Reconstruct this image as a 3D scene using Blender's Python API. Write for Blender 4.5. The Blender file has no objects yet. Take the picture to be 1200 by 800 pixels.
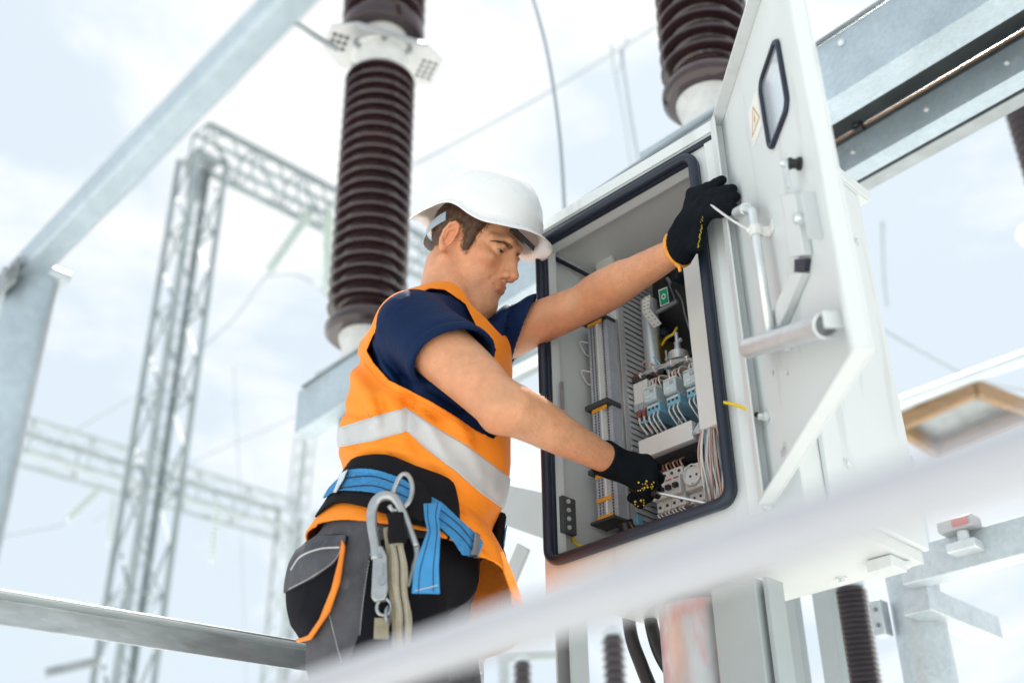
import bpy, bmesh, math, random
import numpy as np
from mathutils import Vector, Matrix, Euler
from math import radians as R, sin, cos, pi

random.seed(7)
rng = np.random.default_rng(7)
scene = bpy.context.scene
col = scene.collection

# ------------------------------------------------------------------ survey of the place (camera pose, metres)
F = 1359.0                      # focal length in pixels of a 1200 px wide picture
def nrm(v):
    v = np.array(v, float); return v / np.linalg.norm(v)
_up = nrm([-35, 2350, -F]); _W = nrm([-1550, -809, -F])
_X = nrm(-(_W - _up * _W.dot(_up))); _Y = np.cross(_up, _X)
M = np.array([_X, _Y, _up])     # rows: world axes in camera axes
CAM = np.array([0, 0, 1.35])
def ray(px, py): return M @ np.array([px - 600, -(py - 400), -F])
def at(px, py, axis, val):
    r = ray(px, py); i = 'xyz'.index(axis); return CAM + r * ((val - CAM[i]) / r[i])
def at_d(px, py, d): return CAM + ray(px, py) * (d / F)
_h = M @ np.array([0, 0, -1.]); HD = nrm([_h[0], _h[1], 0]); RT = np.array([HD[1], -HD[0], 0])
WROT = math.atan2(RT[1], RT[0])
P0 = CAM + RT * (-.2) + HD * 2.0; P0[2] = 1.08      # where the worker stands
def toL(p):
    q = np.array(p, float) - P0; return np.array([q @ RT, q @ HD, q[2]])
def fromL(q): return P0 + RT * q[0] + HD * q[1] + np.array([0, 0, q[2]])
def L(px, py, y):               # point in the worker's own axes at a given sideways distance
    r = ray(px, py); return toL(CAM + r * ((y + 2.0) / (r @ HD)))
_A = (M.T @ np.column_stack([RT, HD, [0, 0, 1]])); _B = M.T @ (P0 - CAM)
def outl(P):                    # worker-frame points -> outline coordinates as surveyed from the photo point
    v = P @ _A.T + _B; z = -v[:, 2]
    return np.stack([600 + F * v[:, 0] / z, 400 - F * v[:, 1] / z], 1), z / F

# ------------------------------------------------------------------ objects
def tag(o, label=None, cat=None, group=None, kind=None):
    if label: o['label'] = label
    if cat: o['category'] = cat
    if group: o['group'] = group
    if kind: o['kind'] = kind
    return o
def empty(name, loc=(0, 0, 0), rz=0.0):
    o = bpy.data.objects.new(name, None); col.objects.link(o)
    o.location = loc; o.rotation_euler = (0, 0, rz); o.empty_display_size = .1
    return o
def copy_tree(o, parent=None):
    c = o.copy(); col.objects.link(c)
    if parent: c.parent = parent
    for ch in [x for x in bpy.data.objects if x.parent == o]:
        copy_tree(ch, c)
    return c
def link_mesh(name, verts, faces, m, parent=None, smooth=True, bevel=0, attr=None, angle=40):
    me = bpy.data.meshes.new(name)
    me.from_pydata([tuple(map(float, v)) for v in verts], [], [tuple(map(int, f)) for f in faces])
    me.update()
    if m: me.materials.append(m)
    o = bpy.data.objects.new(name, me); col.objects.link(o)
    if parent: o.parent = parent
    if smooth:
        me.polygons.foreach_set('use_smooth', [True] * len(me.polygons))
        if smooth == 'auto':
            me.set_sharp_from_angle(angle=R(angle))
    if attr is not None:
        a = me.color_attributes.new('Col', 'FLOAT_COLOR', 'POINT')
        a.data.foreach_set('color', np.asarray(attr, np.float32).ravel())
    if bevel:
        b = o.modifiers.new('Bevel', 'BEVEL'); b.width = bevel; b.segments = 2; b.limit_method = 'ANGLE'; b.angle_limit = R(35)
        b.harden_normals = False
    return o

def basis(d, hint=(0, 0, 1)):
    d = nrm(d); h = np.array(hint, float)
    if abs(d @ nrm(h)) > .98: h = np.array([1., 0, 0])
    a = nrm(np.cross(h, d)); b = np.cross(d, a); return a, b, d

class MB:
    def __init__(s): s.v = []; s.f = []
    def add(s, V, Fc):
        n = len(s.v); s.v += [tuple(x) for x in V]; s.f += [tuple(i + n for i in f) for f in Fc]; return s
    def hexa(s, V):             # 8 corners: bottom ring then top ring
        return s.add(V, [(3, 2, 1, 0), (4, 5, 6, 7), (0, 1, 5, 4), (1, 2, 6, 5), (2, 3, 7, 6), (3, 0, 4, 7)])
    def box(s, c, d, ax=None):
        c = np.array(c, float); d = np.array(d, float) / 2
        ax = np.eye(3) if ax is None else np.array(ax, float)
        V = [c + ax[0] * d[0] * i + ax[1] * d[1] * j + ax[2] * d[2] * k for k in (-1, 1) for i, j in ((-1, -1), (1, -1), (1, 1), (-1, 1))]
        return s.hexa(V)
    def span(s, lo, hi):
        lo = np.array(lo, float); hi = np.array(hi, float); return s.box((lo + hi) / 2, abs(hi - lo))
    def bar(s, p, q, w, h=None, hint=(0, 0, 1)):
        p = np.array(p, float); q = np.array(q, float); h = h or w
        a, b, d = basis(q - p, hint)
        V = [o + a * w / 2 * i + b * h / 2 * j for o in (p, q) for i, j in ((-1, -1), (1, -1), (1, 1), (-1, 1))]
        return s.hexa(V)
    def angle_bar(s, p, q, w, t, hint=(0, 0, 1), su=1, sv=1):   # L profile
        p = np.array(p, float); q = np.array(q, float); a, b, d = basis(q - p, hint); a = a * su; b = b * sv
        prof = [(0, 0), (w, 0), (w, t), (t, t), (t, w), (0, w)]
        return s.extrude([p + a * x + b * y for x, y in prof], q - p)
    def channel(s, p, q, w, h, t, hint=(0, 0, 1), su=1):        # U profile open towards +a*su
        p = np.array(p, float); q = np.array(q, float); a, b, d = basis(q - p, hint); a = a * su
        prof = [(0, -h / 2), (w, -h / 2), (w, -h / 2 + t), (t, -h / 2 + t), (t, h / 2 - t), (w, h / 2 - t), (w, h / 2), (0, h / 2)]
        return s.extrude([p + a * x + b * y for x, y in prof], q - p)
    def extrude(s, ring, vec):
        ring = [np.array(r, float) for r in ring]; vec = np.array(vec, float); n = len(ring)
        nn = sum((np.cross(ring[i] - ring[0], ring[(i + 1) % n] - ring[0]) for i in range(n)), np.zeros(3))
        if nn @ vec > 0: ring = ring[::-1]
        V = ring + [r + vec for r in ring]
        Fc = [tuple(range(n)), tuple(reversed(range(n, 2 * n)))]
        Fc += [(i, i + n, (i + 1) % n + n, (i + 1) % n) for i in range(n)]
        return s.add(V, Fc)
    def tube(s, pts, r, n=10, caps=True, closed=False, flat=None):
        pts = [np.array(p, float) for p in pts]; m = len(pts)
        rr = r if isinstance(r, (list, tuple, np.ndarray)) else [r] * m
        V = []; a = None
        for i in range(m):
            if closed: d = pts[(i + 1) % m] - pts[i - 1]
            else: d = pts[min(i + 1, m - 1)] - pts[max(i - 1, 0)]
            d = nrm(d)
            if a is None: a = basis(d)[0]
            a = nrm(a - d * (a @ d)); b = np.cross(d, a)
            for k in range(n):
                t = 2 * pi * k / n
                V.append(pts[i] + (a * cos(t) * (flat or 1) + b * sin(t)) * rr[i])
        Fc = []
        for i in range(m if closed else m - 1):
            j = (i + 1) % m
            for k in range(n):
                k2 = (k + 1) % n; Fc.append((i * n + k, i * n + k2, j * n + k2, j * n + k))
        if caps and not closed:
            Fc.append(tuple(reversed(range(n)))); Fc.append(tuple(range((m - 1) * n, m * n)))
        return s.add(V, Fc)
    def lathe(s, prof, o=(0, 0, 0), d=(0, 0, 1), n=32, hint=(0, 1, 0)):   # prof: (radius, height)
        o = np.array(o, float); a, b, d = basis(d, hint); V = []; Fc = []
        for r, h in prof:
            for k in range(n):
                t = 2 * pi * k / n; V.append(o + d * h + (a * cos(t) + b * sin(t)) * r)
        for i in range(len(prof) - 1):
            for k in range(n):
                k2 = (k + 1) % n; Fc.append((i * n + k, i * n + k2, (i + 1) * n + k2, (i + 1) * n + k))
        if prof[0][0] > 1e-6: Fc.append(tuple(reversed(range(n))))
        if prof[-1][0] > 1e-6: Fc.append(tuple(range((len(prof) - 1) * n, len(prof) * n)))
        return s.add(V, Fc)
    def cyl(s, p, q, r, n=16, r2=None):
        p = np.array(p, float); q = np.array(q, float)
        return s.lathe([(r, 0), (r if r2 is None else r2, float(np.linalg.norm(q - p)))], p, q - p, n)
    def bolt(s, p, d, r=.008, h=.007, washer=True):
        p = np.array(p, float); d = nrm(d)
        if washer: s.lathe([(r * 1.5, 0), (r * 1.5, h * .3)], p, d, 14)
        s.lathe([(r, h * .3), (r, h), (r * .8, h * 1.15)], p, d, 6)
        return s
    def ribbon(s, pts, dirs, w, t):   # flat strap: centre line, width directions, width, thickness
        pts = [np.array(p, float) for p in pts]; V = []; m = len(pts)
        for i in range(m):
            d = nrm(pts[min(i + 1, m - 1)] - pts[max(i - 1, 0)]); a = np.array(dirs[i] if isinstance(dirs, list) else dirs, float)
            a = nrm(a - d * (a @ d)); b = np.cross(d, a); ww = w[i] if isinstance(w, (list, tuple)) else w
            for x, y in ((-1, -1), (1, -1), (1, 1), (-1, 1)): V.append(pts[i] + a * x * ww / 2 + b * y * t / 2)
        Fc = [(3, 2, 1, 0), tuple(range(4 * m - 4, 4 * m))]
        for i in range(m - 1):
            for k in range(4):
                k2 = (k + 1) % 4; Fc.append((i * 4 + k, i * 4 + k2, i * 4 + 4 + k2, i * 4 + 4 + k))
        return s.add(V, Fc)
    def split(s, gap):
        n = len(s.v); par = list(range(n))
        def find(a):
            while par[a] != a: par[a] = par[par[a]]; a = par[a]
            return a
        for f in s.f:
            r = find(f[0])
            for i in f[1:]: par[find(i)] = r
        V = np.array(s.v, float); root = np.array([find(i) for i in range(n)]); ids = np.unique(root)
        lo = np.array([V[root == i].min(0) for i in ids]); hi = np.array([V[root == i].max(0) for i in ids]); k = len(ids); g = list(range(k))
        def fg(a):
            while g[a] != a: a = g[a]
            return a
        for i in range(k):
            for j in range(i):
                if np.max(np.maximum(lo[i] - hi[j], lo[j] - hi[i])) < gap: g[fg(i)] = fg(j)
        lab = {ids[i]: fg(i) for i in range(k)}; vl = np.array([lab[r] for r in root]); out = []
        for c in sorted(set(vl)):
            idx = np.where(vl == c)[0]; mp_ = {int(a): b for b, a in enumerate(idx)}; q = MB(); q.v = [s.v[a] for a in idx]
            q.f = [tuple(mp_[i] for i in f) for f in s.f if vl[f[0]] == c]; out.append(q)
        return out
    def strap(s, pts, dirs, w, t, n=12):   # soft webbing: flattened round section
        pts = [np.array(p, float) for p in pts]; m = len(pts); V = []
        for i in range(m):
            d = nrm(pts[min(i + 1, m - 1)] - pts[max(i - 1, 0)]); a = np.array(dirs, float); a = nrm(a - d * (a @ d)); b = np.cross(d, a)
            ww = w[i] if isinstance(w, (list, tuple)) else w
            for k in range(n):
                c, q = cos(2 * pi * k / n), sin(2 * pi * k / n)
                V.append(pts[i] + a * ww / 2 * abs(c) ** .6 * (1 if c > 0 else -1) + b * t / 2 * abs(q) ** .8 * (1 if q > 0 else -1))
        Fc = [tuple(reversed(range(n))), tuple(range((m - 1) * n, m * n))]
        for i in range(m - 1):
            for k in range(n): Fc.append((i * n + k, i * n + (k + 1) % n, (i + 1) * n + (k + 1) % n, (i + 1) * n + k))
        return s.add(V, Fc)
    def build(s, name, m, parent=None, smooth='auto', bevel=0, angle=40, each=None):
        if each is not None:
            for q in s.split(each): o = q.build(name, m, parent, smooth, bevel, angle)
            return o
        return link_mesh(name, s.v, s.f, m, parent, smooth, bevel, angle=angle)

def bez(pts, n=12):             # Catmull-Rom through points
    pts = [np.array(p, float) for p in pts]; P = [2 * pts[0] - pts[1]] + pts + [2 * pts[-1] - pts[-2]]; out = []
    for i in range(1, len(P) - 2):
        for k in range(n):
            t = k / n
            out.append(.5 * ((2 * P[i]) + (-P[i - 1] + P[i + 1]) * t + (2 * P[i - 1] - 5 * P[i] + 4 * P[i + 1] - P[i + 2]) * t * t + (-P[i - 1] + 3 * P[i] - 3 * P[i + 1] + P[i + 2]) * t ** 3))
    out.append(pts[-1]); return out

# ------------------------------------------------------------------ materials
MATS = {}
def mat(name, c, rough=.5, metal=0.0, var=.12, vs=8.0, bump=0.0, bs=150.0, spec=.5, coat=0.0, sss=0.0, rvar=.1,
        c2=None, stretch=(1, 1, 1), weave=None, attr=False, trans=0.0, sheen=0.0, voro=0.0, alpha=1.0, scratch=0.0, speck=None):
    m = bpy.data.materials.new(name); m.use_nodes = True; nt = m.node_tree; N = nt.nodes; K = nt.links
    b = N['Principled BSDF']
    b.inputs['Metallic'].default_value = metal
    b.inputs['Specular IOR Level'].default_value = spec
    b.inputs['Coat Weight'].default_value = coat; b.inputs['Coat Roughness'].default_value = .15
    tc = N.new('ShaderNodeTexCoord'); mp = N.new('ShaderNodeMapping'); mp.inputs['Scale'].default_value = stretch
    K.new(tc.outputs['Object'], mp.inputs['Vector'])
    nz = N.new('ShaderNodeTexNoise'); nz.inputs['Scale'].default_value = vs; nz.inputs['Detail'].default_value = 6; nz.inputs['Roughness'].default_value = .62
    K.new(mp.outputs['Vector'], nz.inputs['Vector'])
    rp = N.new('ShaderNodeValToRGB'); rp.color_ramp.elements[0].position = .3; rp.color_ramp.elements[1].position = .7
    c = tuple(c); lo = tuple(max(0, x * (1 - var)) for x in c) if c2 is None else tuple(c2); hi = tuple(min(1, x * (1 + var)) for x in c) if c2 is None else c
    rp.color_ramp.elements[0].color = lo + (1,); rp.color_ramp.elements[1].color = hi + (1,)
    K.new(nz.outputs['Fac'], rp.inputs['Fac']); out = rp.outputs['Color']
    def mul(a, bsock, fac=1.0, mode='MULTIPLY'):
        x = N.new('ShaderNodeMix'); x.data_type = 'RGBA'; x.blend_type = mode; x.inputs['Factor'].default_value = fac
        K.new(a, x.inputs['A']); K.new(bsock, x.inputs['B']); return x.outputs['Result']
    if attr:
        at_ = N.new('ShaderNodeAttribute'); at_.attribute_name = 'Col'
        out = mul(out, at_.outputs['Color'])
    if voro:                    # galvanised spangle
        vo = N.new('ShaderNodeTexVoronoi'); vo.inputs['Scale'].default_value = voro
        K.new(mp.outputs['Vector'], vo.inputs['Vector'])
        vr = N.new('ShaderNodeValToRGB'); vr.color_ramp.elements[0].color = (.87, .89, .9, 1); vr.color_ramp.elements[1].color = (1, 1, 1, 1)
        sx = N.new('ShaderNodeSeparateColor'); K.new(vo.outputs['Color'], sx.inputs['Color']); K.new(sx.outputs['Red'], vr.inputs['Fac'])
        out = mul(out, vr.outputs['Color'])
    if speck:                   # stains with a shape of their own: (colour, scale, threshold, stretch)
        n2 = N.new('ShaderNodeTexNoise'); n2.inputs['Scale'].default_value = speck[1]; n2.inputs['Detail'].default_value = 5
        m2 = N.new('ShaderNodeMapping'); m2.inputs['Scale'].default_value = speck[3]; m2.inputs['Location'].default_value = (3.1, 1.7, .3)
        K.new(tc.outputs['Object'], m2.inputs['Vector']); K.new(m2.outputs['Vector'], n2.inputs['Vector'])
        r2 = N.new('ShaderNodeValToRGB'); r2.color_ramp.elements[0].position = speck[2]; r2.color_ramp.elements[1].position = speck[2] + .09
        K.new(n2.outputs['Fac'], r2.inputs['Fac'])
        x = N.new('ShaderNodeMix'); x.data_type = 'RGBA'; K.new(r2.outputs['Color'], x.inputs['Factor']); K.new(out, x.inputs['A']); x.inputs['B'].default_value = tuple(speck[0]) + (1,)
        out = x.outputs['Result']
    K.new(out, b.inputs['Base Color'])
    mr = N.new('ShaderNodeMapRange'); mr.inputs['To Min'].default_value = max(.02, rough - rvar); mr.inputs['To Max'].default_value = min(1, rough + rvar)
    K.new(nz.outputs['Fac'], mr.inputs['Value']); K.new(mr.outputs['Result'], b.inputs['Roughness'])
    if weave:
        wv = N.new('ShaderNodeTexWave'); wv.inputs['Scale'].default_value = weave[0]; wv.bands_direction = weave[1]; wv.inputs['Distortion'].default_value = weave[3] if len(weave) > 3 else .5
        K.new(tc.outputs['Object'], wv.inputs['Vector'])
        bp = N.new('ShaderNodeBump'); bp.inputs['Strength'].default_value = weave[2]; bp.inputs['Distance'].default_value = .002
        K.new(wv.outputs['Fac'], bp.inputs['Height']); K.new(bp.outputs['Normal'], b.inputs['Normal'])
    elif bump:
        n3 = N.new('ShaderNodeTexNoise'); n3.inputs['Scale'].default_value = bs; n3.inputs['Detail'].default_value = 4
        K.new(mp.outputs['Vector'], n3.inputs['Vector'])
        bp = N.new('ShaderNodeBump'); bp.inputs['Strength'].default_value = bump; bp.inputs['Distance'].default_value = .003
        K.new(n3.outputs['Fac'], bp.inputs['Height']); K.new(bp.outputs['Normal'], b.inputs['Normal'])
    if sss:
        b.inputs['Subsurface Weight'].default_value = sss; b.inputs['Subsurface Radius'].default_value = (1, .35, .2); b.inputs['Subsurface Scale'].default_value = .006
    if trans: b.inputs['Transmission Weight'].default_value = trans
    if sheen: b.inputs['Sheen Weight'].default_value = sheen
    if alpha < 1: b.inputs['Alpha'].default_value = alpha
    MATS[name] = m; return m

mat('galv', (.60, .66, .70), .42, .5, .16, 3.5, .12, 60, voro=95)
mat('galv_far', (.40, .45, .465), .68, .1, .12, 2, 0)
mat('galv_bluegrey', (.28, .33, .35), .62, .15, .14, 2, 0)  # darker blue-grey galvanised steel of the taller gantry
mat('galv_blue', (.42, .50, .56), .45, .35, .16, 4, .15, 70, voro=110, speck=((.36, .42, .46), 9, .62, (1, 6, 1)))
mat('galv_stained', (.60, .62, .64), .42, .5, .2, 5, .1, 50, stretch=(3, 3, .5), speck=((.62, .10, .07), 4.5, .56, (1.3, 1.3, .55)))
mat('steel_dark', (.30, .33, .35), .42, .7, .2, 8, .1, 80)
mat('rail_pale', (.44, .45, .49), .45, .2, .07, 2.5, .05, 40)
mat('rail_grey', (.52, .56, .58), .36, .55, .3, 7, .15, 50, stretch=(1, .3, 1), voro=120, speck=((.40, .43, .45), 14, .56, (3, .6, 3)))
mat('hook_steel', (.40, .42, .43), .32, .75, .14, 40, .15, 160)
mat('zinc', (.74, .78, .80), .38, .6, .08, 20, .05, 120)
mat('porcelain', (.040, .018, .020), .16, 0, .25, 6, 0, coat=.6, spec=.4, c2=(.017, .009, .012))
mat('cement', (.60, .62, .62), .7, 0, .12, 20, .3, 90)
mat('cab_paint', (.66, .70, .71), .38, 0, .035, 3, .05, 400, rvar=.08, speck=((.585, .61, .61), 9, .60, (2.2, 2.2, .35)))
mat('cab_inside', (.66, .69, .69), .42, 0, .04, 4, .05, 300)
mat('plate_zinc', (.47, .48, .49), .35, .6, .1, 7, .05, 90)
mat('rubber', (.010, .017, .034), .42, 0, .2, 12, .1, 120)
mat('black_plastic', (.02, .021, .024), .42, 0, .2, 20)
mat('duct_grey', (.52, .53, .55), .45, 0, .04, 10)
mat('slot_dark', (.05, .055, .06), .6)
mat('pcb_grey', (.46, .49, .55), .5, 0, .1, 30)
mat('white_plastic', (.76, .77, .76), .34, 0, .03, 12)
mat('grey_plastic', (.42, .44, .46), .4, 0, .06, 12)
mat('blue_plastic', (.22, .50, .68), .38, 0, .06, 12)
mat('pale_blue_plastic', (.55, .72, .80), .36, 0, .05, 12)
mat('clear_blue', (.50, .58, .62), .12, 0, .08, 30, coat=.6)
mat('orange_plastic', (.85, .36, .03), .42, 0, .06, 20)
mat('red_plastic', (.48, .09, .07), .4, 0, .06, 20)
mat('yellow_plastic', (.86, .62, .03), .42, 0, .06, 20)
mat('green_sign', (.0, .30, .16), .4, 0, .05, 20)
mat('white_wire', (.74, .73, .72), .42, 0, .05, 30)
mat('pink_wire', (.70, .44, .38), .42, 0, .05, 30)
mat('brown_wire', (.30, .14, .07), .42, 0, .05, 30)
mat('rust_rod', (.36, .20, .11), .6, .3, .3, 30)
mat('ochre_reflection', (.50, .36, .30), .45, .3, .12, 9)  # reddish tint paints in the reflection on the bottom plate
mat('brass', (.55, .42, .18), .35, .9, .1, 30)
mat('wood', (.29, .185, .10), .7, 0, .3, 6, .3, 60, stretch=(1, 8, 8))
mat('concrete', (.62, .63, .62), .8, 0, .1, 8, .4, 60)
mat('wire_grey', (.36, .41, .45), .5, .4, .1, 5)
mat('label_paper', (.78, .78, .75), .5, 0, .03, 30)
mat('ink', (.03, .03, .035), .5)
# ------------------------------------------------------------------ camera, light, sky
cd = bpy.data.cameras.new('camera'); cam = bpy.data.objects.new('camera', cd); col.objects.link(cam)
Rm = Matrix([list(M[0]), list(M[1]), list(M[2])]).to_4x4(); Rm.translation = Vector(CAM)
cam.matrix_world = Rm
cd.sensor_width = 36; cd.lens = 36 * F / 1200; cd.clip_start = .02; cd.clip_end = 4000
cd.dof.use_dof = True; cd.dof.focus_distance = 2.22; cd.dof.aperture_fstop = 2.5; cd.dof.aperture_blades = 0
scene.camera = cam

SUN_EL = R(67); _az = R(12)
sd = HD * cos(_az) + RT * sin(_az)
SUN = np.array([sd[0] * cos(SUN_EL), sd[1] * cos(SUN_EL), sin(SUN_EL)])
sl = bpy.data.lights.new('sun', 'SUN'); sl.energy = 5.0; sl.angle = R(.55); sl.color = (1, .94, .84)
so = bpy.data.objects.new('sun', sl); col.objects.link(so)
so.rotation_euler = Vector(SUN).to_track_quat('Z', 'Y').to_euler(); so.location = Vector(SUN * 20)

w = bpy.data.worlds.new('World'); scene.world = w; w.use_nodes = True; nt = w.node_tree; N = nt.nodes; K = nt.links
bg = N['Background']
sky = N.new('ShaderNodeTexSky'); sky.sky_type = 'NISHITA'; sky.sun_disc = False
sky.sun_elevation = SUN_EL; sky.sun_rotation = math.atan2(SUN[0], SUN[1]); sky.altitude = 100; sky.air_density = 1.0; sky.dust_density = 2.2; sky.ozone_density = 1.0
tc = N.new('ShaderNodeTexCoord'); mp = N.new('ShaderNodeMapping'); mp.inputs['Scale'].default_value = (1, 1, 2.0); mp.inputs['Location'].default_value = (.35, .1, .2)
K.new(tc.outputs['Generated'], mp.inputs['Vector'])
nz = N.new('ShaderNodeTexNoise'); nz.inputs['Scale'].default_value = 2.6; nz.inputs['Detail'].default_value = 9; nz.inputs['Roughness'].default_value = .58; nz.inputs['Distortion'].default_value = .35
K.new(mp.outputs['Vector'], nz.inputs['Vector'])
rp = N.new('ShaderNodeValToRGB'); rp.color_ramp.elements[0].position = .44; rp.color_ramp.elements[1].position = .66
rp.color_ramp.elements[0].color = (.92, .92, .92, 1); rp.color_ramp.elements[1].color = (1, 1, 1, 1)
K.new(nz.outputs['Fac'], rp.inputs['Fac'])
hz = N.new('ShaderNodeValToRGB'); hz.color_ramp.elements[0].position = .47; hz.color_ramp.elements[1].position = .60
hz.color_ramp.elements[0].color = (.395, .445, .48, 1); hz.color_ramp.elements[1].color = (.535, .545, .55, 1)
K.new(nz.outputs['Fac'], hz.inputs['Fac'])
sc10 = N.new('ShaderNodeMix'); sc10.data_type = 'RGBA'; sc10.blend_type = 'MULTIPLY'; sc10.inputs['Factor'].default_value = 1; sc10.inputs['B'].default_value = (10, 10, 10, 1); sc10.clamp_result = False
K.new(hz.outputs['Color'], sc10.inputs['A'])
mx = N.new('ShaderNodeMix'); mx.data_type = 'RGBA'
K.new(rp.outputs['Color'], mx.inputs['Factor']); K.new(sky.outputs['Color'], mx.inputs['A']); K.new(sc10.outputs['Result'], mx.inputs['B'])
K.new(mx.outputs['Result'], bg.inputs['Color']); bg.inputs['Strength'].default_value = .12

scene.view_settings.view_transform = 'Standard'; scene.view_settings.look = 'None'
scene.view_settings.exposure = 0.75; scene.view_settings.gamma = 1; scene.view_settings.use_curve_mapping = False
scene.cycles.use_denoising = True
scene.cycles.max_bounces = 8; scene.cycles.diffuse_bounces = 4; scene.cycles.glossy_bounces = 3; scene.cycles.transmission_bounces = 6
scene.cycles.sample_clamp_indirect = 6; scene.cycles.caustics_reflective = False; scene.cycles.caustics_refractive = False

# ------------------------------------------------------------------ ground and work platform
g = MB(); g.add([(-900, -900, 0), (900, -900, 0), (900, 900, 0), (-900, 900, 0)], [(0, 1, 2, 3)])
tag(g.build('ground', MATS['concrete'], smooth=False), kind='structure')
pl = empty('work_platform', (-1.5, 1.18, 0)); tag(pl, 'steel grating platform the worker stands on, below the frame', 'platform')
m = MB(); m.span((-.34, -.40, 1.04), (.36, .38, 1.08)); m.build('deck', MATS['galv'], pl, bevel=.003)
for x in (-.28, .30):
    for y in (-.34, .32):
        m = MB(); m.span((x - .03, y - .03, 0), (x + .03, y + .03, 1.04)); m.build('leg', MATS['galv'], pl)

# ------------------------------------------------------------------ railings
yR = .39
fr = empty('railing', (-.6, yR, 1.0)); tag(fr, 'pale galvanised railing nearest of all, its blurred lower rail crossing before the cabinet', 'railing')
def loc(par): return np.array(par.location)
def rel(par, pts): return [np.array(p, float) - loc(par) for p in pts]
a = at(-260, 618, 'y', yR + .035); b = at(345, -8, 'y', yR); d = nrm(b - a); a = a - d * 1.0; b = b + d * .8
c_ = rel(fr, [a, b])
m = MB(); m.bar(c_[0], c_[1], .030, .036); m.build('top_rail', MATS['galv_blue'], fr, bevel=.004)
zc = 1.5095
m = MB(); mu = nrm([.297, -.0135, 0]); mc = np.array([-.282 + .6, .380 - yR, zc - 1.0]); m.bar(mc - mu * 1.9, mc + mu * 1.2, .022, .0225); m.build('mid_rail', MATS['rail_pale'], fr, bevel=.006)
pt = at(45, 330, 'y', yR + .03); px_, pz_ = pt[0] + .6, pt[2] - 1.0
m = MB(); m.cyl((px_, .025, -1.0), (px_, .025, pz_ + .012), .0275, 24); post = m.build('post', MATS['galv_blue'], fr)
m = MB(); m.span((px_ - .032, -.008, pz_ - .004), (px_ + .032, .056, pz_ + .008))
m.build('post_cap', MATS['galv'], fr, bevel=.002)
m = MB()
for dx in (-.03, .03): m.bolt((px_ + dx, -.013, pz_ - .022), (0, -1, 0), .007, .008)
m.span((px_ - .042, -.013, pz_ - .038), (px_ + .042, -.008, pz_ - .004))
m.build('clamp', MATS['steel_dark'], fr, bevel=.001)

xs = -1.779
sr = empty('railing', (xs, 1.3, 1.08)); tag(sr, 'grey mottled angle iron rail running behind the hip pocket of the worker', 'railing')
q = rel(sr, [(xs, .1, 1.860), (xs, 1.62, 1.926)])
m = MB(); m.angle_bar(q[0] + np.array([.012, 0, .022]), q[1] + np.array([.012, 0, .022]), .042, .005, su=-1, sv=-1); m.build('mid_rail', MATS['rail_grey'], sr, bevel=.0015)
for yy in (-1.2, .33):
    m = MB(); m.angle_bar((-.012, yy, 0), (-.012, yy, 1.15), .05, .005, hint=(0, 1, 0)); m.build('post', MATS['rail_grey'], sr, bevel=.001)
m = MB(); m.angle_bar(q[0] + np.array([.012, 0, .33]), q[0] + np.array([.012, .3, .33]), .05, .005, su=1, sv=-1)

# ------------------------------------------------------------------ lattice gantries
def lattice(m, p, q, u, v, w, h, n, leg=.07, br=.035, two=True):
    """box lattice from p to q; corner offsets 0..w along u and 0..h along v"""
    p = np.array(p, float); q = np.array(q, float); u = np.array(u, float) * w; v = np.array(v, float) * h
    offs = [0 * u, u, u + v, v]
    for i, o in enumerate(offs):
        m.angle_bar(p + o, q + o, leg, leg * .16, hint=u, su=1 if i in (0, 3) else -1, sv=1 if i in (0, 1) else -1)
    for i in range(4):
        o0, o1 = offs[i], offs[(i + 1) % 4]
        for k in range(n):
            t0, t1 = k / n, (k + 1) / n
            A = p + (q - p) * t0 + (o0 if k % 2 == 0 else o1); Bp = p + (q - p) * t1 + (o1 if k % 2 == 0 else o0)
            m.bar(A, Bp, br, br * .2)
            if k % 2 == 0: m.bar(p + (q - p) * t0 + o0, p + (q - p) * t0 + o1, br, br * .2)
    return m
D1 = 24.0
b1 = at_d(232, 172, D1); s1 = .52 * D1 / 20
T1 = empty('lattice_gantry', (b1[0], b1[1], 0)); tag(T1, 'taller lattice steel gantry whose crossarm passes behind the clamp plate insulator', 'pylon', 'lattice gantries of the substation')
m = MB(); lattice(m, (0, 0, 0), (0, 0, b1[2]), (-1, 0, 0), (0, 1, 0), s1, s1, 18, .115, .055); m.build('column', MATS['galv_bluegrey'], T1, smooth=False)
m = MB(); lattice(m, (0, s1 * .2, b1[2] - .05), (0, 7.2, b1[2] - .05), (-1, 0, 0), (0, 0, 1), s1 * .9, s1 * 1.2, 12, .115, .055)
m.build('crossarm', MATS['galv_bluegrey'], T1, smooth=False)
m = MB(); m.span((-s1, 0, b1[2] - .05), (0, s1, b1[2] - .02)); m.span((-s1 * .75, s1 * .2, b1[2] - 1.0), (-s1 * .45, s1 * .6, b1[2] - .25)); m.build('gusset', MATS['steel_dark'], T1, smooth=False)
m = MB(); lattice(m, (0, 7.2, 0), (0, 7.2, b1[2] - .1), (-1, 0, 0), (0, 1, 0), s1, s1, 30, .085, .042); m.build('column', MATS['galv_bluegrey'], T1, smooth=False)

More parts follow.
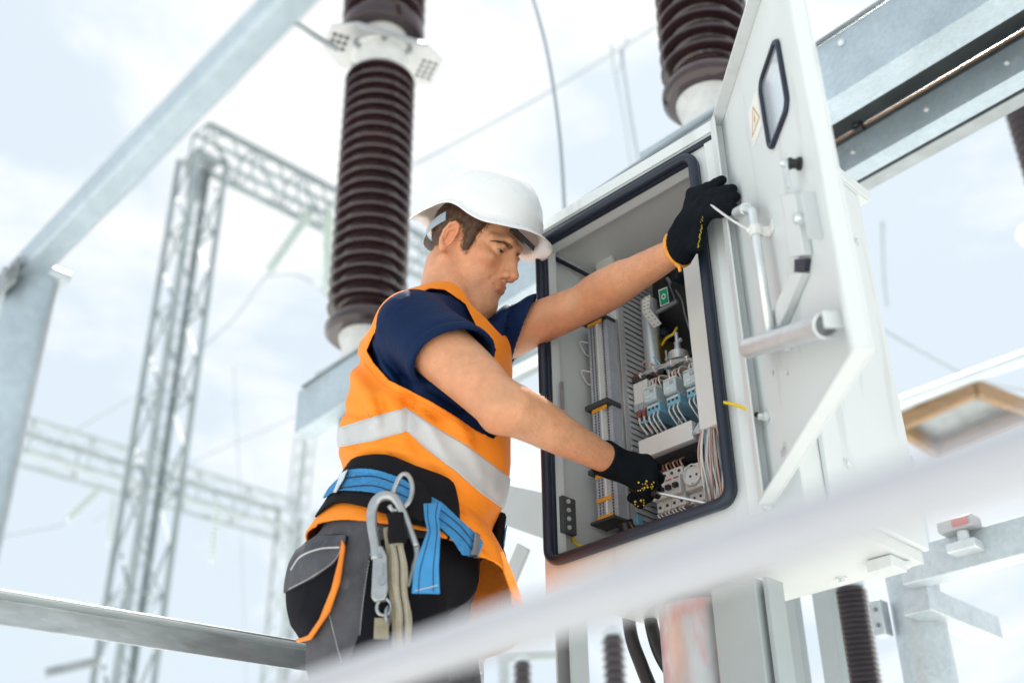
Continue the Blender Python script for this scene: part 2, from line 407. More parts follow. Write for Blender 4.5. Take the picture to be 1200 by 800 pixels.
b2 = at_d(345, 592, 45)
T2 = empty('lattice_gantry', (b2[0], b2[1], 0)); tag(T2, 'far pale lattice gantry low behind the tall one, long horizontal crossarm', 'pylon', 'lattice gantries of the substation')
m = MB(); lattice(m, (0, 0, b2[2] - 1.0), (0, -21, b2[2] - 1.0), (-1, 0, 0), (0, 0, 1), .95, 1.1, 20, .15, .09); m.build('crossarm', MATS['galv_far'], T2, smooth=False)
for yy in (0, -21):
    m = MB(); lattice(m, (0, yy, 0), (0, yy, b2[2]), (-1, 0, 0), (0, 1, 0), 1.0, 1.0, 17, .15, .09); m.build('column', MATS['galv_far'], T2, smooth=False)
m = MB(); lattice(m, (-.25, .25, b2[2]), (-.45, .45, b2[2] + 3.4), (-1, 0, 0), (0, 1, 0), .5, .5, 8, .07, .04); m.build('spire', MATS['galv_far'], T2, smooth=False)

# ------------------------------------------------------------------ glass insulator strings
gl = mat('glass_disc', (.75, .9, .86), .06, 0, .05, 10, coat=1.0, trans=.55)
def string_of(p, q, n, r, label):
    p = np.array(p, float); q = np.array(q, float); o = empty('insulator_string', p); tag(o, label, 'insulator', 'strings of glass insulators on the gantries')
    m = MB(); d = q - p; ln = np.linalg.norm(d); st = ln / (n + 1)
    for k in range(n):
        c = d * ((k + .7) / (n + 1))
        m.lathe([(r * .25, -st * .3), (r * .95, -st * .12), (r, 0), (r * .9, st * .08), (r * .3, st * .22), (r * .2, st * .4)], c, d, 14)
    m.build('glass_discs', gl, o)
    m = MB(); m.cyl((0, 0, 0), d, r * .18, 8); m.build('rod', MATS['zinc'], o)
    return o
string_of(at_d(369, 240, 26), at_d(311, 324, 25), 16, .13, 'slanting string of clear glass discs pulling down from the taller gantry crossarm')
string_of(at_d(384, 244, 26), at_d(385, 348, 24.6), 16, .13, 'upright string of greenish glass discs hanging beside the brown insulator')
string_of(at_d(256, 586, 42), at_d(247, 662, 41), 13, .15, 'upright glass disc string under the far crossarm, between tall column and worker')
string_of(at_d(134, 580, 37), at_d(127, 640, 36.5), 13, .13, 'upright glass disc string under the far crossarm, between railing post and tall column')
string_of(at_d(116, 574, 37), at_d(76, 612, 36), 12, .13, 'slanting glass disc string under the far crossarm, nearest the railing post')

# ------------------------------------------------------------------ wires
def wire(pts, r, label, n=8, name='wire', m_='wire_grey'):
    m = MB(); m.tube(bez(pts, n), r, 6); o = m.build(name, MATS[m_], None, smooth=True)
    return tag(o, label, 'wire')
wire([at_d(616, -30, 5.2), at_d(640, 55, 5.1), at_d(655, 150, 4.9), at_d(662, 250, 4.7), at_d(664, 300, 4.6)], .0085, 'thick curved cable dropping behind the cabinet beside the white helmet')
wire([at_d(430, 222, 26), at_d(640, 110, 24), at_d(850, -20, 22)], .035, 'faint overhead wire slanting up from behind the clamp plate insulator')
wire([at_d(728, 60, 9), at_d(738, 130, 9), at_d(748, 190, 9), at_d(752, 240, 9)], .012, 'thin short rod like wire above the cabinet roof', 4)
wire([at_d(716, 52, 14), at_d(722, 90, 14), at_d(735, 45, 14)], .012, 'small looped jumper wire above the cabinet roof', 5)
wire([at_d(722, 92, 14), at_d(733, 150, 14), at_d(741, 205, 14)], .01, 'thinnest faint wire above the cabinet roof', 4)
wire([at_d(311, 324, 25), at_d(265, 383, 25), at_d(180, 450, 25), at_d(60, 520, 26)], .022, 'conductor running down from the slanting glass string of the taller gantry')
wire([at_d(311, 324, 25), at_d(345, 322, 25), at_d(372, 335, 25), at_d(385, 348, 24.6)], .022, 'short jumper loop between the two near glass strings')
wire([at_d(76, 612, 36), at_d(60, 618, 36), at_d(-60, 640, 36)], .03, 'conductor running off from the slanting string under the far crossarm')
wire([at_d(400, 462, 30), at_d(320, 500, 30), at_d(230, 540, 32), at_d(110, 610, 34)], .02, 'pale conductor crossing behind the tall lattice column')
wire([at_d(274, 430, 30), at_d(280, 560, 30), at_d(286, 720, 30), at_d(290, 850, 30)], .014, 'upright thin wire between the tall lattice column and the worker')
wire([at_d(1010, 372, 9), at_d(1085, 415, 9), at_d(1150, 447, 9), at_d(1230, 462, 9)], .012, 'sagging cable beyond the open cabinet door above the wooden frame')
wire([at_d(1034, 260, 16), at_d(1036, 320, 16), at_d(1040, 360, 16)], .02, 'faint upright rod in the open sky beyond the cabinet door', 4)

# ------------------------------------------------------------------ support beam with porcelain insulators
def beam_pt(t, y, z): return np.array([-.2 - 3.42 * t, 2.155 + y + .20 * t, z])
bm = empty('support_beam', (0, 0, 0)); bm.location = (-1.9, 2.3, 3.38); tag(bm, 'long double channel galvanised beam behind the worker and cabinet, under the insulators', 'beam')
zb, zt = 3.381, 3.571
p, q = rel(bm, [beam_pt(-.25, 0, (zb + zt) / 2), beam_pt(1, 0, (zb + zt) / 2)])
m = MB(); m.channel(p, q, .09, zt - zb, .008, su=-1); m.build('front_channel', MATS['galv_blue'], bm, bevel=.002)
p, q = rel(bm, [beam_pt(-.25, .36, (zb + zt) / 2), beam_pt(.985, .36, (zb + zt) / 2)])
m = MB(); m.channel(p, q, .05, zt - zb, .008, su=-1); m.build('rear_channel', MATS['steel_dark'], bm, bevel=.002)  # darker steel puts the shadow of the slot into the colour
p, q = rel(bm, [beam_pt(-.25, .29, zb), beam_pt(.98, .29, zb)])
m = MB(); m.bar(p + np.array([0, 0, .048]), q + np.array([0, 0, .048]), .012, .096)
m.bar(p + np.array([0, .03, .004]), q + np.array([0, .03, .004]), .05, .008); m.build('lower_angle', MATS['galv_blue'], bm, bevel=.0015)
m = MB()
for t in np.linspace(-.2, .95, 18):
    P_ = rel(bm, [beam_pt(t, .284, zb + .05)])[0]; m.bolt(P_, (0, -1, 0), .006, .006)
    P_ = rel(bm, [beam_pt(t + .02, -.002, zt - .04)])[0]
    if random.random() < .25: m.bolt(P_, (0, -1, 0), .007, .007)
m.build('bolt', MATS['zinc'], bm, each=.002)
p, q = rel(bm, [beam_pt(-.25, .19, zt + .004), beam_pt(.985, .19, zt + .004)])
m = MB(); m.bar(p, q, .40, .008); m.build('cover_plate', MATS['steel_dark'], bm)  # dark plate added on top to shade the slot between the channels
p, q = rel(bm, [beam_pt(-.25, .272, zb + .105), beam_pt(.9, .272, zb + .105)])
m = MB(); m.cyl(p, q, .0036, 8)
rod = m.build('earthing_rod', MATS['rust_rod'], bm)
P_ = rel(bm, [beam_pt(.262, .268, zb + .105)])[0]
m = MB(); m.lathe([(.016, -.012), (.016, .012)], P_, q - p, 10); m.bolt(P_ + np.array([0, -.01, 0]), (0, -1, 0), .008, .012); m.build('rod_clamp', MATS['black_plastic'], bm)
for t in (.02, .83):
    q0 = rel(bm, [beam_pt(t, .18, 0), beam_pt(t, .18, zb)])
    m = MB(); m.channel(q0[0], q0[1], .14, .2, .01, hint=(1, 0, 0)); m.build('leg', MATS['galv'], bm, bevel=.002)
# pad and bracket under the left end
P_ = rel(bm, [beam_pt(.93, .12, zb)])[0]
m = MB(); m.cyl(P_ + np.array([0, 0, -.005]), P_ + np.array([0, 0, -.09]), .05, 18); m.cyl(P_ + np.array([.1, .02, -.005]), P_ + np.array([.1, .02, -.08]), .03, 14); m.build('bush', MATS['steel_dark'], bm, each=.002)

def shed_profile(h, r, n, core=.70, alt=1.0):
    pr = [(r * core, 0)]; st = h / n
    for k in range(n):
        z = k * st; rr = r * (1 if k % 2 == 0 else alt)
        pr += [(r * core, z + st * .02), (r * (core + .05), z + st * .12), (rr * .93, z + st * .10), (rr * .985, z + st * .12), (rr, z + st * .2), (rr * .99, z + st * .29), (rr * .93, z + st * .36), (r * (core + .16), z + st * .62), (r * core, z + st * .82)]
    pr.append((r * core, h)); return pr
def insulator(base, top, label, name='post_insulator', ru=.205, rl=.168, plate=True):
    base = np.array(base, float); top = np.array(top, float); o = empty(name, base); d = nrm(top - base); H = np.linalg.norm(top - base)
    tag(o, label, 'insulator', 'brown porcelain post insulators on the beam')
    m = MB(); m.lathe([(.15, -.20), (.15, -.185), (.10, -.18), (.095, -.06), (.11, -.01), (.11, .03)], (0, 0, 0), d, 28); m.build('pedestal', MATS['cement'], o)
    m = MB(); m.lathe([(.10, 0), (rl * .9, .0), (rl, .015), (rl * 1.02, .04), (rl * .8, .10), (rl * .66, .12)] + [(r, z + .12) for r, z in shed_profile(H - .12, rl, 21)], (0, 0, 0), d, 40); m.build('lower_stack', MATS['porcelain'], o)
    m = MB(); m.lathe([(.10, H - .005), (.125, H), (.128, H + .12), (.15, H + .125), (.15, H + .15), (.125, H + .16), (.122, H + .27), (.10, H + .28)], (0, 0, 0), d, 32); m.build('flange', MATS['cement'], o)
    z0 = H + .25
    m = MB(); m.lathe([(.1, z0), (ru * .95, z0 - .02), (ru, z0), (ru * 1.0, z0 + .05), (ru * .7, z0 + .12)] + [(r, z + z0 + .12) for r, z in shed_profile(1.6, ru, 20)], (0, 0, 0), d, 40); m.build('upper_stack', MATS['porcelain'], o)
    if plate:
        a, b, _ = basis(d); c = d * (H + .135)
        X_ = RT * cos(R(24)) + HD * sin(R(24)); X_ = nrm(X_ - d * (X_ @ d)); Y_ = np.cross(d, X_)
        pg = [(-.28, -.09), (-.28, .06), (-.17, .15), (.17, .15), (.29, .09), (.29, -.08), (.17, -.16), (-.17, -.16)]
        m = MB(); m.extrude([c + X_ * x + Y_ * y for x, y in pg], d * .014)
        m.extrude([c + X_ * x - Y_ * .165 - d * (.0 if i < 2 else .028) for i, x in enumerate((-.17, .17, .17, -.17))], Y_ * .008)
        pp = m.build('clamp_plate', MATS['plate_zinc'], o, bevel=.003)
        m = MB()
        for x in (-.25, -.22, -.19):
            for y in (-.05, -.01, .03): m.lathe([(.013, -.0025), (.013, .001)], c + X_ * x + Y_ * y, d, 10)
        for x in (.20, .23, .26):
            for y in (-.05, -.015, .02, .055): m.lathe([(.010, -.0025), (.010, .001)], c + X_ * x + Y_ * y, d, 10)
        m.build('hole', MATS['slot_dark'], pp, each=.002)
        m = MB()
        for t in range(6): m.bolt(c + (X_ * cos(t * pi / 3 + .3) + Y_ * sin(t * pi / 3 + .3)) * .142 - d * .002, -d, .014, .022)
        m.build('bolt', MATS['steel_dark'], o, each=.002)
    return o
yi = 2.50
I1 = insulator(at(428, 396, 'y', yi), at(446, 90, 'y', yi + .02), 'tall brown ribbed porcelain insulator directly behind the worker, pale clamp plate half way up')
bI = at(833, 122, 'y', 2.44)
I2 = insulator(bI, bI + np.array([.03, 0, 1.5]), 'brown ribbed porcelain insulator standing above the open cabinet door', rl=.150, plate=False)
for I_, w_ in ((I1, .20), (I2, .34)):
    z_ = float(I_.location.z)
    m = MB(); m.span((-w_ / 2, -.17, 3.579 - z_), (w_ / 2, .17, -.19)); m.build('base_block', MATS['galv_blue'], I_, bevel=.004)
# lead from clamp plate
wire([fromL(toL(at_d(396, 58, 4.55))), at_d(372, 44, 4.5), at_d(348, 28, 4.45), at_d(320, 10, 4.4), at_d(280, -25, 4.3)], .012, 'stiff dark lead running up from the clamp plate of the tall insulator', 5, m_='steel_dark')

# insulators farther back on the right and low
def small_insulator(base, h, r, n, label):
    o = empty('small_insulator', base); tag(o, label, 'insulator')
    m = MB(); m.lathe(shed_profile(h, r, n, .7, 1.0), (0, 0, 0), (0, 0, 1), 24); m.build('sheds', MATS['dark_sheds'], o)
    m = MB(); m.lathe([(r * .55, h), (r * .9, h + .002), (r * .9, h + r * .5), (r * .5, h + r * .55), (r * .5, h + r * .9)], (0, 0, 0), (0, 0, 1), 20); m.build('cap', MATS['galv'], o); m = MB(); m.lathe([(r * .9, -r * .6), (r * .9, 0)], (0, 0, 0), (0, 0, 1), 20); m.build('foot', MATS['galv'], o)
    return o
mat('dark_sheds', (.05, .042, .05), .35, 0, .2, 8)
t_ = at_d(995, 690, 4.2); small_insulator(t_ - np.array([0, 0, .75]), .75, .062, 40, 'slim black ribbed insulator between the thin posts and the round pole')
t_ = at_d(1196, 118, 6.5); small_insulator(t_ - np.array([0, 0, 1.0]), 1.0, .1, 18, 'dark ribbed insulator cut by the picture edge under the double beam')
t_ = at_d(612, 775, 8); small_insulator(t_ - np.array([0, 0, .7]), .7, .065, 14, 'small dark insulator carrying the small pale crossbar')
t_ = at_d(718, 745, 8); small_insulator(t_ - np.array([0, 0, .8]), .8, .08, 14, 'small dark insulator behind the two black hoses')

# ------------------------------------------------------------------ steelwork under and around the cabinet
def member(name, label, cat, m_, fn, bev=.002):
    m = MB(); fn(m); o = m.build(name, MATS[m_], None, bevel=bev); return tag(o, label, cat)
member('steel_column', 'stained galvanised pipe column under the cabinet with red paint smears', 'column', 'galv_stained', lambda m: m.cyl((-1.262, 1.74, 0), (-1.262, 1.74, 1.995), .078, 40))
member('steel_column', 'wide galvanised channel column beside the red smeared pipe column', 'column', 'galv_far', lambda m: (m.span((-1.178, 1.66, 0), (-1.085, 1.72, 1.995)), m.span((-1.076, 1.67, 0), (-1.066, 1.72, 1.995))))
member('steel_column', 'thin pale post directly behind the channel column', 'post', 'galv_far', lambda m: m.bar((-1.60, 2.6, 0), (-1.60, 2.6, 2.33), .03, .05))
member('steel_column', 'thin pale post touching the slim black insulator', 'post', 'galv_far', lambda m: m.bar((-1.497, 2.6, 0), (-1.497, 2.6, 2.33), .035, .05))
pc = at(1079, 735, 'y', 2.75)
po = empty('steel_pole', (pc[0], 2.75, 0)); tag(po, 'round galvanised pole with small two bolt box under the beam with the clamp', 'pole')
m = MB(); m.cyl((0, 0, 0), (0, 0, 2.62), .064, 32); m.build('shaft', MATS['galv'], po)
m = MB(); m.span((-.085, -.085, pc[2] - .02), (-.052, -.045, pc[2] + .07))
bx_ = m.build('bracket_box', MATS['galv'], po, bevel=.004)
m = MB(); m.bolt((-.068, -.086, pc[2] + .045), (0, -1, 0), .004, .003); m.bolt((-.068, -.086, pc[2] + .005), (0, -1, 0), .004, .003); m.build('bolt', MATS['steel_dark'], bx_, each=.001)
a = at(1075, 668, 'y', 2.62); b = at(1215, 625, 'y', 2.62); d = nrm([b[0] - a[0], 0, 0])
member('cross_beam', 'horizontal galvanised beam with a red topped clamp, below the cabinet corner', 'beam', 'galv', lambda m: (m.bar(np.array([a[0] - .02, 2.6, a[2]]), np.array([a[0] + 3, 2.6, a[2]]), .06, .085), m.bar(np.array([a[0] - .02, 2.62, a[2] - .07]), np.array([a[0] - .02, 3.0, a[2] - .07]), .07, .06)))
cf = at(1128, 622, 'y', 2.55); f_ = empty('cable_fitting', cf); tag(f_, 'small grey clamp with red part on top of a horizontal beam', 'clamp')
m = MB(); m.span((-.035, -.03, -.052), (.035, .03, -.03)); m.cyl((0, 0, -.03), (0, 0, .0), .014); m.build('foot', MATS['zinc'], f_, bevel=.002)
m = MB(); m.span((-.05, -.025, 0), (.04, .025, .03)); m.build('body', MATS['grey_plastic'], f_, bevel=.006)
m = MB(); m.span((-.01, -.032, .004), (.03, -.0255, .024)); m.build('insert', MATS['red_plastic'], f_, bevel=.003)

member('steel_column', 'pale upright post seen beside the black door seal, behind the cabinet', 'post', 'galv_far', lambda m: m.channel((-1.80, 2.0, 0), (-1.80, 2.0, 2.86), .06, .05, .006))
gp = empty('gusset_frame', (-1.93, 1.98, 2.35)); tag(gp, 'pale steel plate with diagonal brace between the vest and the cabinet', 'brace')
P4 = [at(p[0], p[1], 'y', 1.96) for p in ((566, 562), (640, 578), (640, 632), (566, 606))]
m = MB(); m.extrude(rel(gp, P4), (0, .012, 0)); m.build('plate', MATS['galv_far'], gp, bevel=.002)
P2 = rel(gp, [at(614, 640, 'y', 1.95), at(535, 830, 'y', 1.95)])
m = MB(); m.bar(P2[0], P2[1], .045, .01, hint=(0, 1, 0)); m.build('brace', MATS['galv_far'], gp, bevel=.001)
lb = at(610, 422, 'y', 2.62)
member('cross_beam', 'pale cross member between the vest and the cabinet under the far arm', 'beam', 'galv', lambda m: m.bar((lb[0] - .6, 2.62, lb[2]), (lb[0] + .8, 2.62, lb[2]), .06, .07))
cp_ = at(592, 410, 'y', 2.55); member('round_fitting', 'small round grey fitting under the beam behind the far sleeve', 'fitting', 'galv', lambda m: m.lathe([(.0, .02), (.025, .02), (.03, 0), (.03, -.04), (.02, -.05), (0, -.05)], cp_, (0, 0, 1), 16), 0)

# far steelwork low in the frame
o_ = at_d(100, 783, 14)
member('bus_support', 'short dark bar end beside the foot of the tall lattice column', 'beam', 'steel_dark', lambda m: m.bar(o_ - RT * .35 - HD * .3 - np.array([0, 0, .12]), o_ + RT * .14 + np.array([0, 0, .09]), .09, .1))
t2_ = at_d(628, 768, 9)
member('bus_support', 'small pale crossbar on insulators below the blurred rail', 'beam', 'galv_far', lambda m: (m.bar(t2_ - RT * .3, t2_ + RT * .4, .07), m.bar(t2_ - RT * .25, t2_ - RT * .25 - np.array([0, 0, 3]), .06)))

# wooden frame and pipes at right
k_ = 2.2; zw = 1.35 + 1.55 * k_
W4 = [at(p[0], p[1], 'z', zw) for p in ((1050, 497), (1143, 455), (1212, 482), (1098, 530))]
wf = empty('wooden_frame', W4[0]); tag(wf, 'weathered wooden frame lying overhead beyond the open cabinet door', 'wood frame')
for i in range(4):
    a, b = rel(wf, [W4[i], W4[(i + 1) % 4]]); m = MB(); m.bar(a, b, .055, .11); m.build('board', MATS['wood'], wf, bevel=.002)
c4 = rel(wf, W4); m = MB(); m.extrude([c4[i] * .94 + sum(c4) / 4 * .06 + np.array([0, 0, .045]) for i in range(4)], (0, 0, .012)); m.build('panel', MATS['steel_dark'], wf)
pa = at(1040, 478, 'y', W4[0][1] - .12); pb = at(1240, 402, 'y', W4[0][1] - .12); pb = np.array([pb[0], pa[1], pa[2]])
member('pipe_rail', 'galvanised tube running just above the wooden frame', 'pipe', 'galv', lambda m: m.cyl(pa - (pb - pa), pb + (pb - pa), .045, 20), 0)
r_ = at_d(1205, 275, 7); member('round_fitting', 'white round fitting alone in the sky at the picture edge', 'fitting', 'white_plastic', lambda m: m.lathe([(0, .06), (.05, .05), (.075, 0), (.05, -.05), (0, -.06)], r_, (0, 0, 1), 20), 0)

# corrugated hoses
def hose(pts, r, label):
    P_ = bez(pts, 34); m = MB(); rr = [r if (i // 1) % 2 else r * .86 for i in range(len(P_))]; m.tube(P_, rr, 14)
    return tag(link_mesh('corrugated_hose', m.v, m.f, MATS['black_plastic'], None, True), label, 'hose', 'black hoses under the cabinet')
hose([at(733, 660, 'y', 1.80), at(738, 735, 'y', 1.76), at(752, 780, 'y', 1.72), at(775, 835, 'y', 1.70)], .0135, 'straighter one of two black corrugated hoses hanging under the cabinet')
hose([at(756, 660, 'y', 1.80), at(764, 735, 'y', 1.76), at(785, 785, 'y', 1.72), at(830, 825, 'y', 1.70)], .0135, 'black corrugated hose bending towards the red smeared pipe column')
# ------------------------------------------------------------------ control cabinet
def wloc(o):
    p = np.zeros(3)
    while o is not None: p = p + np.array(o.location); o = o.parent
    return p
def W_(m, name, material, parent, **k):         # mesh given in world coordinates, parented to an unrotated thing
    off = wloc(parent); m.v = [tuple(np.array(v) - off) for v in m.v]
    return m.build(name, MATS[material], parent, **k)
def K(px, py, y=1.66): return at(px, py, 'y', y)

cab = empty('control_cabinet', (-1.2, 1.68, 2.02)); tag(cab, 'open light grey electrical control cabinet with black door seal, full of wiring and breakers', 'cabinet')
CX0, CX1, CY0, CY1, CZ0, CZ1 = -1.430, -.872, 1.50, 1.865, 2.012, 2.80
OX0, OX1, OZ0, OZ1 = -1.402, -1.002, 2.070, 2.768
m = MB(); T = .004
m.span((CX0, CY0 + T, CZ0), (CX0 + T, CY1 - T, CZ1)); m.span((CX1 - T, CY0 + T, CZ0), (CX1, CY1 - T, CZ1))
m.span((CX0 + T, CY0 + T, CZ0), (CX1 - T, CY1 - T, CZ0 + T)); m.span((CX0 + T, CY0 + T, CZ1 - T), (CX1 - T, CY1 - T, CZ1))
m.span((CX0, CY1 - T, CZ0), (CX1, CY1, CZ1))
m.span((OX1, CY0 + T, OZ0), (OX1 + .003, CY1 - T - .01, OZ1 + .02))     # inner right wall
W_(m, 'body', 'cab_inside', cab, bevel=.001)
m = MB()
for lo, hi in (((CX0, CY0, CZ0), (OX0, CY0 + T, CZ1)), ((OX1, CY0, CZ0), (CX1, CY0 + T, CZ1)), ((OX0, CY0, CZ0), (OX1, CY0 + T, OZ0)), ((OX0, CY0, OZ1), (OX1, CY0 + T, CZ1))): m.span(lo, hi)
for lo, hi in (((OX0 - .003, CY0 + T, OZ0), (OX0, CY0 + .032, OZ1)), ((OX0, CY0 + T, OZ1), (OX1, CY0 + .032, OZ1 + .003)), ((OX0, CY0 + T, OZ0 - .003), (OX1, CY0 + .032, OZ0))): m.span(lo, hi)
m.span((-.972, CY0 - .006, 2.03), (-.944, CY0 - .0005, 2.79)); m.span((-.936, CY0 - .022, 2.03), (-.930, CY0 - .0005, 2.79))
W_(m, 'front_frame', 'cab_paint', cab, bevel=.0012)
m = MB(); m.span((CX0 - .022, 1.488, 2.803), (CX1 + .02, 1.91, 2.828)); m.span((CX0 - .018, 1.492, 2.8005), (CX1 + .016, 1.905, 2.8025))
W_(m, 'roof', 'cab_paint', cab, bevel=.003)
# dark strip standing in for the shaded gap below the roof
m = MB(); m.span((CX0, 1.4925, 2.789), (CX1 - .06, 1.4995, 2.7995)); W_(m, 'roof_gap_shade', 'rubber', cab, bevel=.001)
# door seal
def rrect(x0, x1, z0, z1, y, r, n=7):
    P = []
    for cx, cz, a0 in ((x1 - r, z1 - r, 0), (x0 + r, z1 - r, 90), (x0 + r, z0 + r, 180), (x1 - r, z0 + r, 270)):
        for k in range(n + 1):
            t = R(a0 + 90 * k / n); P.append((cx + r * cos(t), y, cz + r * sin(t)))
    return P
m = MB(); m.tube(rrect(OX0 - .005, OX1 + .006, OZ0 - .007, OZ1 + .007, 1.487, .026), .0100, 12, closed=True)
m.tube(rrect(OX0 - .003, OX1 + .004, OZ0 - .005, OZ1 + .005, 1.498, .024), .0085, 8, closed=True)
W_(m, 'door_seal', 'rubber', cab, smooth=True)
# side cover with bolts, underside fittings
m = MB(); m.span((CX1 + .0005, 1.566, 2.034), (CX1 + .012, 1.872, 2.800)); sc_ = W_(m, 'side_cover', 'cab_paint', cab, bevel=.003)
m = MB()
for px, py in ((992, 543), (1003, 283), (1052, 560)): m.bolt(at(px, py, 'x', CX1 + .012), (1, 0, 0), .006, .006)
W_(m, 'cover_bolt', 'zinc', sc_, each=.002)
m = MB(); bb = at(986, 677, 'z', CZ0); m.bolt(bb, (0, 0, -1), .007, .008); m.bolt(bb + np.array([-.12, -.05, 0]), (0, 0, -1), .007, .008); W_(m, 'bottom_bolt', 'zinc', cab, each=.002)
gg = at(1040, 655, 'z', CZ0); m = MB(); m.span(gg + np.array([-.028, -.025, -.022]), gg + np.array([.02, .025, -.001])); m.cyl(gg + np.array([.012, .03, -.001]), gg + np.array([.012, .03, -.012]), .012); W_(m, 'cable_gland', 'cab_paint', cab, bevel=.002)
m = MB(); m.span(gg + np.array([-.0285, -.018, -.019]), gg + np.array([-.026, .018, -.006])); W_(m, 'gland_opening', 'slot_dark', cab)

# mounting plate and interior
m = MB(); m.span((-1.372, 1.800, 2.085), (OX1 - .012, 1.803, 2.715))
bp_ = W_(m, 'mounting_plate', 'plate_zinc', cab)
m = MB()
for px, py in ((766, 272), (778, 268), (791, 267), (742, 283), (720, 296)): m.lathe([(.003, 0), (.003, .0006)], at(px, py, 'y', 1.7995), (0, -1, 0), 8)
W_(m, 'plate_hole', 'slot_dark', bp_)
m = MB(); m.span((OX0 + .002, CY0 + .034, CZ0 + .045), (OX1 - .002, CY1 - .01, CZ0 + .049)); W_(m, 'gland_plate', 'ochre_reflection', cab)
m = MB(); m.tube([(OX0 - .01, 1.535, 2.763), (OX0 + .0, 1.84, 2.763), (OX1, 1.84, 2.763)], .005, 8); W_(m, 'inner_seal', 'rubber', cab)

# ---- cable ducts: pale covers, slotted sides
def slots(m, face, lo, hi, n, along):
    """dark slots laid on a duct side; face axis fixed coordinate"""
    for k in range(n):
        t0 = (k + .22) / n; t1 = (k + .78) / n
        a = np.array(lo, float); b = np.array(hi, float)
        i = 'xyz'.index(along); l = hi[i] - lo[i]
        a[i] = lo[i] + l * t0; b[i] = lo[i] + l * t1
        m.span(a, b)
    return m
cx0 = K(702, 367)[0]; cx1 = K(722, 367)[0]; cz0 = K(728, 616)[2]; cz1 = K(705, 300)[2]
m = MB(); m.span((cx0, 1.668, cz0), (cx1, 1.799, cz1)); dv = W_(m, 'cable_duct', 'duct_grey', cab, bevel=.001)
m = MB(); m.span((cx0 - .001, 1.658, cz0), (cx1 + .001, 1.6675, cz1)); W_(m, 'duct_cover', 'white_plastic', dv, bevel=.0015)
m = MB(); slots(m, 'x', (cx1 + .0002, 1.685, cz0 + .01), (cx1 + .0012, 1.780, cz1 - .02), 46, 'z'); W_(m, 'duct_slots', 'slot_dark', dv, smooth=False)
m = MB(); slots(m, 'x', (cx1 + .003, 1.676, cz0 + .01), (cx1 + .0045, 1.79, cz1 - .02), 46, 'z'); W_(m, 'duct_fingers', 'duct_grey', dv, smooth=False)
rx0 = K(803, 330, 1.63)[0]; rx1 = rx0 + .036
m = MB(); m.span((rx0, 1.64, K(832, 500, 1.63)[2]), (rx1, 1.799, 2.70)); dr_ = W_(m, 'cable_duct', 'duct_grey', cab, bevel=.001)
m = MB(); m.span((rx0 - .002, 1.629, K(832, 500, 1.63)[2]), (rx1 + .002, 1.6395, 2.70)); W_(m, 'duct_cover', 'white_plastic', dr_, bevel=.002)
hx0, hx1 = K(749, 520)[0], K(812, 500)[0]; hz = K(780, 516)[2]
m = MB(); m.span((hx0, 1.668, hz - .019), (hx1, 1.799, hz + .019)); dh = W_(m, 'cable_duct', 'duct_grey', cab, bevel=.001)
m = MB(); m.span((hx0, 1.657, hz - .020), (hx1, 1.6675, hz + .020)); W_(m, 'duct_cover', 'white_plastic', dh, bevel=.0015)
m = MB(); slots(m, 'z', (hx0 + .004, 1.675, hz - .0205), (hx1 - .002, 1.785, hz - .0192), 26, 'x'); W_(m, 'duct_slots', 'slot_dark', dh, smooth=False)
m = MB(); m.span((cx1 + .012, 1.70, 2.085), (cx1 + .06, 1.799, 2.115)); dl_ = W_(m, 'cable_duct', 'duct_grey', cab, bevel=.001)
m = MB(); slots(m, 'y', (cx1 + .014, 1.6988, 2.088), (cx1 + .058, 1.6998, 2.112), 8, 'x'); W_(m, 'duct_slots', 'slot_dark', dl_, smooth=False)

# ---- terminal strip on the left
ty = 1.622; A = K(687, 380, ty); B = K(708, 614, ty); xw = K(706, 380, ty)[0] - A[0]
tx0 = (A[0] + B[0]) / 2 - .002; z1_, z0_ = A[2], B[2]
m = MB(); m.span((tx0 - .004, ty + .030, z0_), (tx0 + xw + .006, ty + .036, z1_)); m.span((tx0 + .006, ty + .036, z0_), (tx0 + xw - .006, 1.862, z1_))
ts = W_(m, 'terminal_strip', 'plate_zinc', cab)
m = MB(); n = 74; st = (z1_ - z0_) / n
for k in range(n):
    if k in (0, 17, 18, 40, 41, n - 1): continue
    z = z0_ + st * k; m.span((tx0, ty - .004, z + st * .07), (tx0 + xw * .5, ty + .030, z + st * .93)); m.span((tx0 + xw * .5, ty + .006, z + st * .07), (tx0 + xw, ty + .030, z + st * .93))
W_(m, 'terminal_row', 'pcb_grey', ts, smooth=False)
m = MB()
for k in range(n):
    if k in (0, 17, 18, 40, 41, n - 1): continue
    z = z0_ + st * (k + .5)
    for f in (.18, .36): m.span((tx0 + xw * f - .0016, ty - .0048, z - st * .28), (tx0 + xw * f + .0016, ty - .0042, z + st * .28))
    m.span((tx0 + xw * .74 - .002, ty + .0052, z - st * .3), (tx0 + xw * .74 + .002, ty + .0058, z + st * .3))
W_(m, 'terminal_holes', 'slot_dark', ts, smooth=False)
m = MB(); m.span((tx0 + xw * .52, ty - .006, z0_ + st * 2), (tx0 + xw * .62, ty + .0058, z1_ - st * 2)); W_(m, 'marker_strip', 'label_paper', ts, smooth=False)
m = MB()
for k in (0, 17, 40, n - 1):
    z = z0_ + st * k; m.span((tx0 - .012, ty - .014, z), (tx0 + xw + .004, ty + .034, z + st * (1.6 if k in (17, 40) else 1)))
W_(m, 'end_clamp', 'slot_dark', ts, bevel=.001, each=.001)
m = MB()
for k in (1.1, 7, 15.2, 38.6, n - 2.6): m.span((tx0 + .001, ty - .0075, z0_ + st * k), (tx0 + xw * .9, ty - .0045, z0_ + st * (k + 1.3)))
W_(m, 'jumper_bar', 'orange_plastic', ts, bevel=.0006, each=.001)
m = MB()
